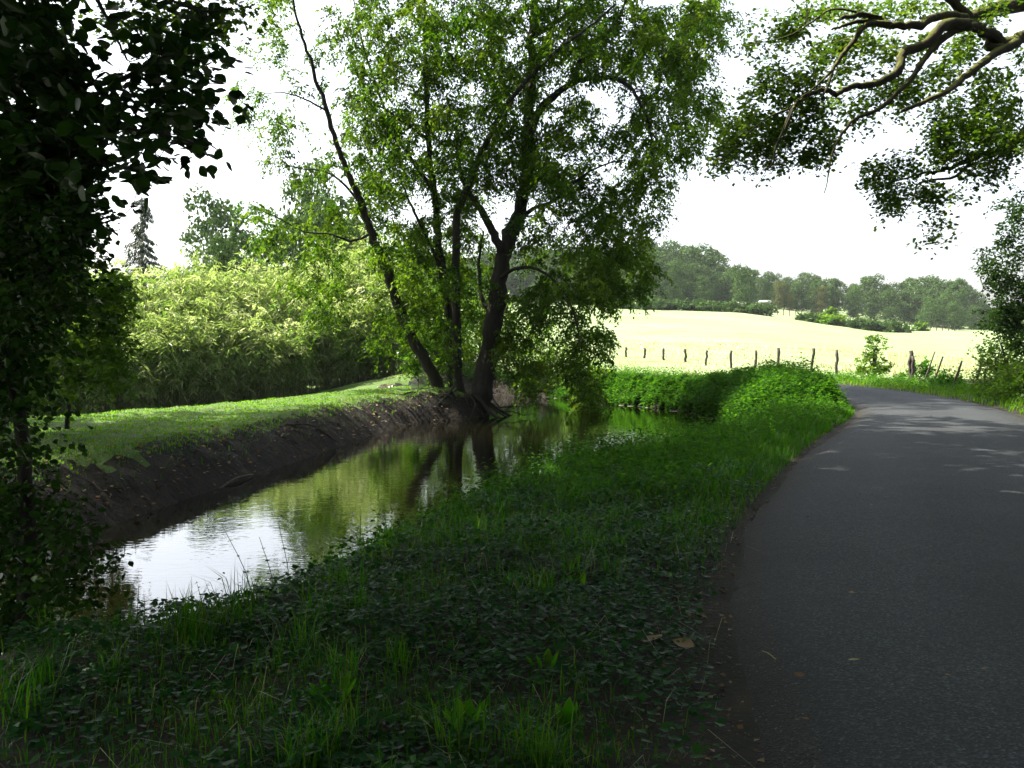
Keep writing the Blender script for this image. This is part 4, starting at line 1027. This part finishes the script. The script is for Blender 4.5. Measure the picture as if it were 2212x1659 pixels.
put('lane_litter', leaves(T_FOLD, np.stack([pr[:, 0], pr[:, 1], .058 + 0 * a], 1), np.stack([np.cos(a), np.sin(a), 0 * a + .05], 1), A(0, 0, 1) + R.normal(0, .25, (n, 3)), .02 + .025 * R.random(n), 'lane_litter'), M_LITTER, kind='stuff')
# grit on the lane edge
n = 5500; i = R.integers(4, 55, n); e0 = ROADL[i] + (ROADL[i + 1] - ROADL[i]) * R.random((n, 1)); e0 = e0 + np.stack([R.normal(.0, .2, n), R.normal(0, .05, n)], 1)
k = e0[:, 1] > 2.4; e0 = e0[k]; n = len(e0)
oc = np.array([(1, 0, 0), (0, 1, 0), (-1, 0, 0), (0, -1, 0), (0, 0, .7), (0, 0, -.7)]); of = np.array([(0, 1, 4), (1, 2, 4), (2, 3, 4), (3, 0, 4), (1, 0, 5), (2, 1, 5), (3, 2, 5), (0, 3, 5)])
inr = segdist(e0[:, 0], e0[:, 1], ROADP) < 0
zz = np.where(inr, .022, H(e0[:, 0], e0[:, 1]) + .004)
s = .002 + .0045 * R.random(n) ** 3
v = np.stack([e0[:, 0], e0[:, 1], zz], 1)[:, None] + oc[None] * s[:, None, None] * (1 + R.normal(0, .2, (n, 6, 1)))
put('gravel', fastmesh('gravel', v.reshape(-1, 3), [(np.arange(n)[:, None, None] * 6 + of[None]).reshape(-1, 3)]), M_CLOD, kind='stuff')

# ---- single plants in the foreground --------------------------------------------
def leafobj(parent, loc, along, nr, size, mat, tm=T_NEAR, name='leaf', q=.5):
    me = leaves(tm, np.array([loc]), np.array([along]), np.array([nr]), np.array([size]), name, np.array([q]))
    return put(name, me, mat, parent, True)
def dock(px, py, s, label, n=7, lean=.5):
    s *= .72
    Y = (EYE) * F / (py - HZ); x = gx_(px, Y); z = float(H(x, Y))
    t = empty('dock_plant', (x, Y, z)); tag(t, label, 'plant')
    for k in range(n):
        a = k * 2.4 + R.random(); l = lean * (.4 + .8 * R.random())
        d = A(math.cos(a) * l, math.sin(a) * l, 1)
        base = A(math.cos(a) * .015, math.sin(a) * .015, 0)
        B = Builder(); tip = base + d * s * .35; tube(B, [base, (base + tip) / 2, tip], [.004, .003, .002], 5)
        put('stalk', B.mesh('stalk'), M_GRASS, t, True)
        nr = A(-math.cos(a), -math.sin(a), l + .2)
        leafobj(t, tip, d, nr, s * R.uniform(.6, 1.0), M_GRASS, T_DOCK, q=.3 + .5 * R.random())
dock(1225, 1600, .20, 'upright dock plant with one broad bright leaf near the lane', 5, .25)
dock(1255, 1290, .16, 'small dock with two raised leaves among the ground cover', 4, .4)
dock(720, 1560, .17, 'yellow-green dock rosette in the dark foreground grass', 8, .9)
dock(1010, 1600, .17, 'dock rosette left of the upright dock at the frame bottom', 7, .7)
dock(1180, 1470, .14, 'low dock near the brown leaf litter', 6, .8)

def sprig(px, py, Y, h, label, nl=7, size=.05, lean=(0, 0), mat=M_NETTLE, name='nettle', tm=T_NEAR, z=None):
    top = P(px, py, Y)
    x, y = top[0] - lean[0] * h, Y
    z0 = float(H(x, y)) if z is None else z
    h = max(.15, top[2] - z0)
    t = empty(name, (x, y, z0)); tag(t, label, 'plant')
    B = Builder(); e = A(top[0] - x, 0, h)
    pts = smooth_line([A(0, 0, -.02), e * A(.3, .3, .55), e], 8); tube(B, pts, np.linspace(.005, .002, 8), 5)
    put('stem', B.mesh('stem'), M_GRASS, t, True)
    for k in range(nl):
        w = .4 + .6 * (k + .5) / nl; p = pts[int(w * 7)]; a = k * 1.57 + (k // 2) * .4
        for sgn in (0, math.pi):
            d = A(math.cos(a + sgn), math.sin(a + sgn), R.uniform(-.2, .5))
            leafobj(t, p, d, A(0, 0, 1) + R.normal(0, .2, 3), size * R.uniform(.8, 1.3) * (1.15 - .5 * w), mat, tm, q=R.random())
sprig(1385, 922, 13.3, .6, 'tall nettle top standing against the bright water', 6, .11)
sprig(1300, 935, 13.2, .5, 'nettle top left of the tallest, dark against the stream', 5, .10)
sprig(1440, 945, 13.8, .5, 'nettle top right of the tallest one at the water', 5, .10)
sprig(1185, 975, 12.0, .5, 'nettle leaning out over the shaded water', 5, .10)
sprig(480, 1135, 7.6, .6, 'thin twiggy sprig rising before the bright reflection', 5, .035, (-.5, 0))
sprig(600, 1125, 7.9, .6, 'leafy sprig at the water edge right of the thin one', 6, .045, (-.2, 0))
sprig(560, 1160, 7.6, .5, 'short leafy sprig between the thin sprig and the grass', 6, .04, (-.3, 0))
sprig(300, 1265, 6.7, .4, 'round-leaved sprig standing against the sky reflection', 4, .035, (.1, 0))
# tall grass tufts with bent blades on the shore
def tuft(px, py, Y, h, label, n=14):
    base = P(px, py, Y); x = base[0]; z0 = float(H(x, Y)); t = empty('grass_tuft', (x, Y, z0)); tag(t, label, 'grass')
    B = Builder()
    for k in range(n):
        a = R.random() * 6.28; l = R.uniform(.1, .7) * h; hh = h * R.uniform(.6, 1.1)
        pts = smooth_line([A(R.normal(0, .02), R.normal(0, .02), -.02), A(math.cos(a) * l * .25, math.sin(a) * l * .25, hh * .7), A(math.cos(a) * l, math.sin(a) * l, hh * R.uniform(.75, 1.0))], 7)
        sd = A(-math.sin(a), math.cos(a), 0); w = np.linspace(.005, .0008, 7)[:, None]
        v = np.vstack([pts - sd * w, pts + sd * w]); i = np.arange(6)
        B.add(v, [np.stack([i, i + 7, i + 8, i + 1], 1)], R.random())
    put('blades', B.mesh('blades'), M_GRASS, t, True)
tuft(780, 1150, 7.9, .50, 'tallest tuft of long grass leaning over the water')
tuft(840, 1130, 8.4, .40, 'second grass tuft right of the tallest on the shore')
tuft(380, 1290, 6.9, .30, 'thin grass tuft with one hooked blade by the sky reflection', 8)
tuft(320, 1300, 6.7, .28, 'short spiky grass tuft at the bottom of the reflection', 9)
tuft(450, 1265, 7.0, .30, 'grass tuft at the corner of the bright reflection', 12)

# ---- branch fallen into the stream --------------------------------------------------
def dead_branch():
    c = P(1082, 882, 31); t = empty('fallen_branch', tuple(c)); tag(t, 'bare crooked branch hanging into the water beside the thick trunk', 'branch')
    B = Builder()
    for pts, r in [([(1066, 862), (1078, 880), (1074, 892), (1064, 912)], .03), ([(1078, 880), (1100, 878), (1126, 878), (1140, 882)], .03), ([(1078, 884), (1092, 890), (1108, 889), (1130, 897), (1150, 893)], .025), ([(1090, 892), (1100, 880), (1112, 884)], .02), ([(1126, 880), (1127, 895)], .014), ([(1118, 865), (1128, 880)], .012), ([(1140, 882), (1155, 874)], .01)]:
        q = [P(x, y, 31 + R.normal(0, .12)) - c for x, y in pts]
        pp = smooth_line(q, 9); tube(B, pp, np.linspace(r, r * .5, 9), 6, .5, .1)
    put('wood', B.mesh('wood'), M_BARK, t, True)
dead_branch()
# roots and stems on the earth bank
for k, (a, b2, lab) in enumerate([((620, 975), (725, 935), 'pale bare root arching down the earth bank near the trunk'), ((470, 1015), (545, 985), 'short bare stick lying on the earth bank')]):
    A0, A1 = P(*a, 21 - 5 * k), P(*b2, 22.5 - 5 * k)
    for q in (A0, A1): q[2] = float(H(q[0], q[1])) + .03
    mm = (A0 + A1) / 2; mm[2] = float(H(mm[0], mm[1])) + .10
    B = Builder(); tube(B, smooth_line([A0, mm, A1], 10), np.linspace(.03, .015, 10), 6, .5, .1)
    tag(put('root' if k == 0 else 'stick', B.mesh('stick'), M_POST, None, True), lab, 'root' if k == 0 else 'stick')
# flat pale stones along the far waterline
sc_ = Builder
for k in range(9):
    u = (8.5 - k) / 9 * 3.0 + R.normal(0, .12); u = min(max(u, 0), 2.95); fb = np.array(FARBANK[:4], float); i = min(int(u), 2); p = fb[i] + (fb[i + 1] - fb[i]) * (u - i)
    p = p + A(.25, .12) * R.uniform(.2, .9)
    B = Builder(); r = R.uniform(.06, .20); n = 7
    th = np.arange(n) * 6.283 / n; rr = r * (1 + R.normal(0, .18, n))
    ring0 = np.stack([rr * np.cos(th), rr * .7 * np.sin(th), 0 * th - .03], 1); ring1 = ring0 * A(.75, .75, 1) + A(0, 0, r * .16)
    i_ = np.arange(n); B.add(np.vstack([ring0, ring1]), [np.stack([i_, (i_ + 1) % n, (i_ + 1) % n + n, i_ + n], 1), [list(range(n, 2 * n))]])
    o = put('stone', B.mesh('stone'), M_CLOD); o.location = (p[0], p[1], max(float(H(p[0], p[1])), WZ) + .02)
    tag(o, '%s pale flat stone from the left on the sunlit far waterline' % nth(k + 1), 'stone', 'pale stones along the far waterline')

# ---- young tree in a guard ----------------------------------------------------------
def sapling():
    Y = 33.2; base = P(905, 838, Y); x = base[0]; z0 = float(H(x, Y))
    t = empty('tree_guard', (x, Y, z0)); tag(t, 'grey mesh guard around a sapling at the end of the lawn', 'tree guard')
    B = Builder(); r = .26
    for k in range(16):
        a = k * 6.283 / 16; tube(B, [A(r * math.cos(a), r * math.sin(a), 0), A(r * math.cos(a), r * math.sin(a), .48)], .008, 4)
    for z in np.linspace(.02, .48, 8):
        th = np.linspace(0, 6.283, 17); tube(B, np.stack([r * np.cos(th), r * np.sin(th), 0 * th + z], 1), .007, 4)
    put('wire_mesh', B.mesh('wire_mesh'), M_METAL, t)
    s = empty('sapling', (x, Y, z0)); tag(s, 'young tree with bright compound leaves growing out of the guard', 'sapling')
    B = Builder(); nodes, rads = [], []
    limbs(B, nodes, rads, [A(0, 0, 0), A(-.03, 0, .6), A(-.08, 0, 1.2), A(-.02, 0, 1.7)], .018, .008, 6)
    T = rdir(14) * A(.55, .5, .55) + A(.05, 0, 1.25)
    grow(B, nodes, rads, T, .5, .1)
    put('trunk', B.mesh('trunk'), M_POST, s, True)
    q = sprays(T, 3, 10, .34, .13, .5, .5, .08)
    put('crown', leaves(T_ASH, *q[:4], 'crown', q[4]), M_NETTLE, s)
sapling()

# ---- fences -----------------------------------------------------------------------
def post_mesh(h, r, seed, bent=.02):
    global R
    keep = R; R = np.random.default_rng(seed)
    B = Builder(); n = 7; pts = np.stack([R.normal(0, bent, n), R.normal(0, bent, n), np.linspace(-.25, h, n)], 1)
    tube(B, pts, r * (1 + R.normal(0, .07, n)), 8, .5, .07)
    R = keep
    return B.mesh('fence_post')
pm = [post_mesh(1.3, .072, s) for s in (21, 22, 23, 24)]
ph2 = lambda x: x / 1.4756
posts = [(1732, 1100, 66), (1781, 1103, 65), (1840, 1104, 64), (1893, 1105, 63), (1945, 1105, 62), (1995, 1107, 60), (2055, 1109, 59), (2116, 1110, 57.5), (2184, 1112, 56), (2251, 1117, 54), (2330, 1117, 52), (2409, 1117, 49.5), (2485, 1109, 47), (2586, 1110, 45), (2668, 1115, 43)]
for k, (x_, yt, D) in enumerate(posts):
    top = P(ph2(x_), ph2(yt), D); z0 = float(H(top[0], D)); h = top[2] - z0
    o = put('fence_post', pm[k % 4], M_POST, None, True); o.location = (top[0], D, z0); o.scale = (1, 1, h / 1.3)
    o.rotation_euler = (R.normal(0, .03), R.normal(0.03, .04), R.random() * 6)
    where = 'leftmost weathered post of the pasture fence, half behind hanging sprays' if k == 0 else '%s weathered post from the left in the pasture fence' % nth(k + 1)
    if k == 14: where = 'last upright post of the pasture fence before the leafy shrub'
    tag(o, where, 'fence post', 'posts of the pasture fence')
for x_, yt, D, r, lab in [(2786, 1124, 41.5, .09, 'thick post inside the leafy shrub on the lane fence'), (2902, 1118, 39.5, .085, 'thick strainer post right of the leafy shrub'), (2911, 1135, 39.3, .06, 'shorter post strapped beside the thick strainer post')]:
    top = P(ph2(x_), ph2(yt), D); z0 = float(H(top[0], D)); h = top[2] - z0
    o = put('fence_post', post_mesh(h, r, 40 + int(x_), .03), M_POST, None, True); o.location = (top[0], D, z0); tag(o, lab, 'fence post')
for (x0, y0), (x1, y1), D, r, lab in [((2952, 1195), (2980, 1120), 36, .030, 'thinnest leaning fence stick with a pale patch'), ((2970, 1228), (3006, 1136), 33, .035, 'long leaning fence stick, second from the left'), ((3036, 1230), (3066, 1151), 31, .040, 'shortest leaning fence stick before the pasture'), ((3110, 1218), (3133, 1132), 31, .045, 'stout leaning fence stick beside the right-hand bush'), ((3190, 1190), (3224, 1115), 29, .05, 'leaning fence stick half buried in the right-hand bush')]:
    a, b3 = P(ph2(x0), ph2(y0), D), P(ph2(x1), ph2(y1), D)
    z0 = float(H(a[0], D)) - .2; d = (b3 - a) / (b3[2] - a[2]); a2 = a + d * (z0 - a[2])
    B = Builder(); pp = smooth_line([a2, (a2 + b3) / 2 + A(.02, 0, 0), b3], 8); c0 = A(a2[0], a2[1], z0 + .2)
    tube(B, pp - c0, np.linspace(r, r * .8, 8), 7, .5, .08)
    o = put('fence_stick', B.mesh('fence_stick'), M_POST, None, True); o.location = c0; tag(o, lab, 'fence stick')
fm = post_mesh(1.25, .07, 77)
for k in range(34):
    px = 1625 + k * 13.2; D = 158 + 8 * math.sin(k * .1); x = gx_(px, D)
    o = put('far_fence_post', fm, M_POST, None, True); o.location = (x, D, float(H(x, D))); o.scale = (1, 1, R.uniform(.8, 1.15))
    tag(o, '%s small far post from the left of the upper pasture fence' % nth(k + 1), 'fence post', 'far fence posts across the upper pasture')

# ---- field shelters ---------------------------------------------------------------
def shelter(px, D, s, label):
    x = gx_(px, D); z0 = float(H(x, D)); t = empty('hay_feeder', (x, D, z0)); tag(t, label, 'feeder')
    for dx in (-1, 1):
        for dy in (-.7, .7):
            B = Builder(); tube(B, [A(dx * s, dy * s, -.2), A(dx * s, dy * s, 1.3 * s)], .08, 6); put('leg', B.mesh('leg'), M_POST, t)
    B = Builder(); w, d, h = 1.25 * s, .95 * s, 1.3 * s
    v = [(-w, -d, h), (w, -d, h), (w, d, h), (-w, d, h), (-w, 0, h + .4 * s), (w, 0, h + .4 * s), (-w, -d, h - .08), (w, -d, h - .08), (w, d, h - .08), (-w, d, h - .08)]
    B.add(v, [[[0, 1, 5, 4], [3, 4, 5, 2], [6, 9, 8, 7], [0, 6, 7, 1], [2, 8, 9, 3]], [[0, 4, 3], [1, 2, 5]], [[1, 7, 8, 2], [0, 3, 9, 6]]])
    put('roof', B.mesh('roof'), M_METAL, t)
    B = Builder(); tube(B, [A(-s, 0, .6 * s), A(s, 0, .6 * s)], .3 * s, 8); put('rack', B.mesh('rack'), M_POST, t)
shelter(1651, 200, 1.0, 'small roofed hay feeder below the wood')
shelter(1597, 172, .8, 'roofed feeder beside the lone corner tree')

# ---- things lying on the lane --------------------------------------------------------
def road_leaf(px, py, s, label, mat, q, name='fallen_leaf', a=0.0):
    Y = (EYE - .04) * F / (py - HZ) ; x = gx_(px, Y)
    me = leaves(T_NEAR, np.zeros((1, 3)), np.array([A(1, .1, .12)]), np.array([A(0, .2, 1)]), np.array([s]), name, np.array([q]))
    o = put(name, me, mat); o.location = (x, Y, .056); o.rotation_euler = (0, 0, a); tag(o, label, 'leaf')
road_leaf(1842, 1442, .06, 'pale yellow-green leaf lying alone on the asphalt', M_DRY, .6, a=-.3)
road_leaf(1748, 1478, .05, 'curled brown leaf on the asphalt', M_LITTER, .4, a=2.6)
road_leaf(2136, 1462, .035, 'tiny olive leaf near the right of the lane', M_LITTER, .8)
road_leaf(1395, 1402, .13, 'large tan dead leaf in the ground cover', M_LITTER, 1.0, a=.5)
road_leaf(1505, 1412, .12, 'ragged tan dead leaf at the lane edge litter', M_LITTER, 1.0, a=2.5)
Y = (EYE - .04) * F / (1432 - HZ); B = Builder()
tube(B, smooth_line([A(-.02, .07, .004), A(.0, .02, .006), A(.012, -.06, .004)], 8), .0022, 5)
o = put('straw', B.mesh('straw'), M_DRY, None, True); o.location = (gx_(1672, Y), Y, .052); tag(o, 'pale bent straw lying on the asphalt', 'straw')

# ---- haze ------------------------------------------------------------------------
def haze():
    B = Builder(); x0, x1, y0, y1, z0, z1 = -880, 880, -50, 1050, -3.2, 34
    v = [(x, y, z) for z in (z0, z1) for y in (y0, y1) for x in (x0, x1)]
    B.add(v, [[[0, 2, 3, 1], [4, 5, 7, 6], [0, 1, 5, 4], [2, 6, 7, 3], [0, 4, 6, 2], [1, 3, 7, 5]]])
    m, nt, out = mat_new('haze_air')
    p = nt.nodes.new('ShaderNodeVolumePrincipled'); p.inputs['Density'].default_value = .00014
    p.inputs['Color'].default_value = (.88, .93, 1, 1); p.inputs['Anisotropy'].default_value = 0.0
    nt.links.new(p.outputs[0], out.inputs['Volume'])
    put('haze', B.mesh('haze'), m, kind='stuff')
haze()
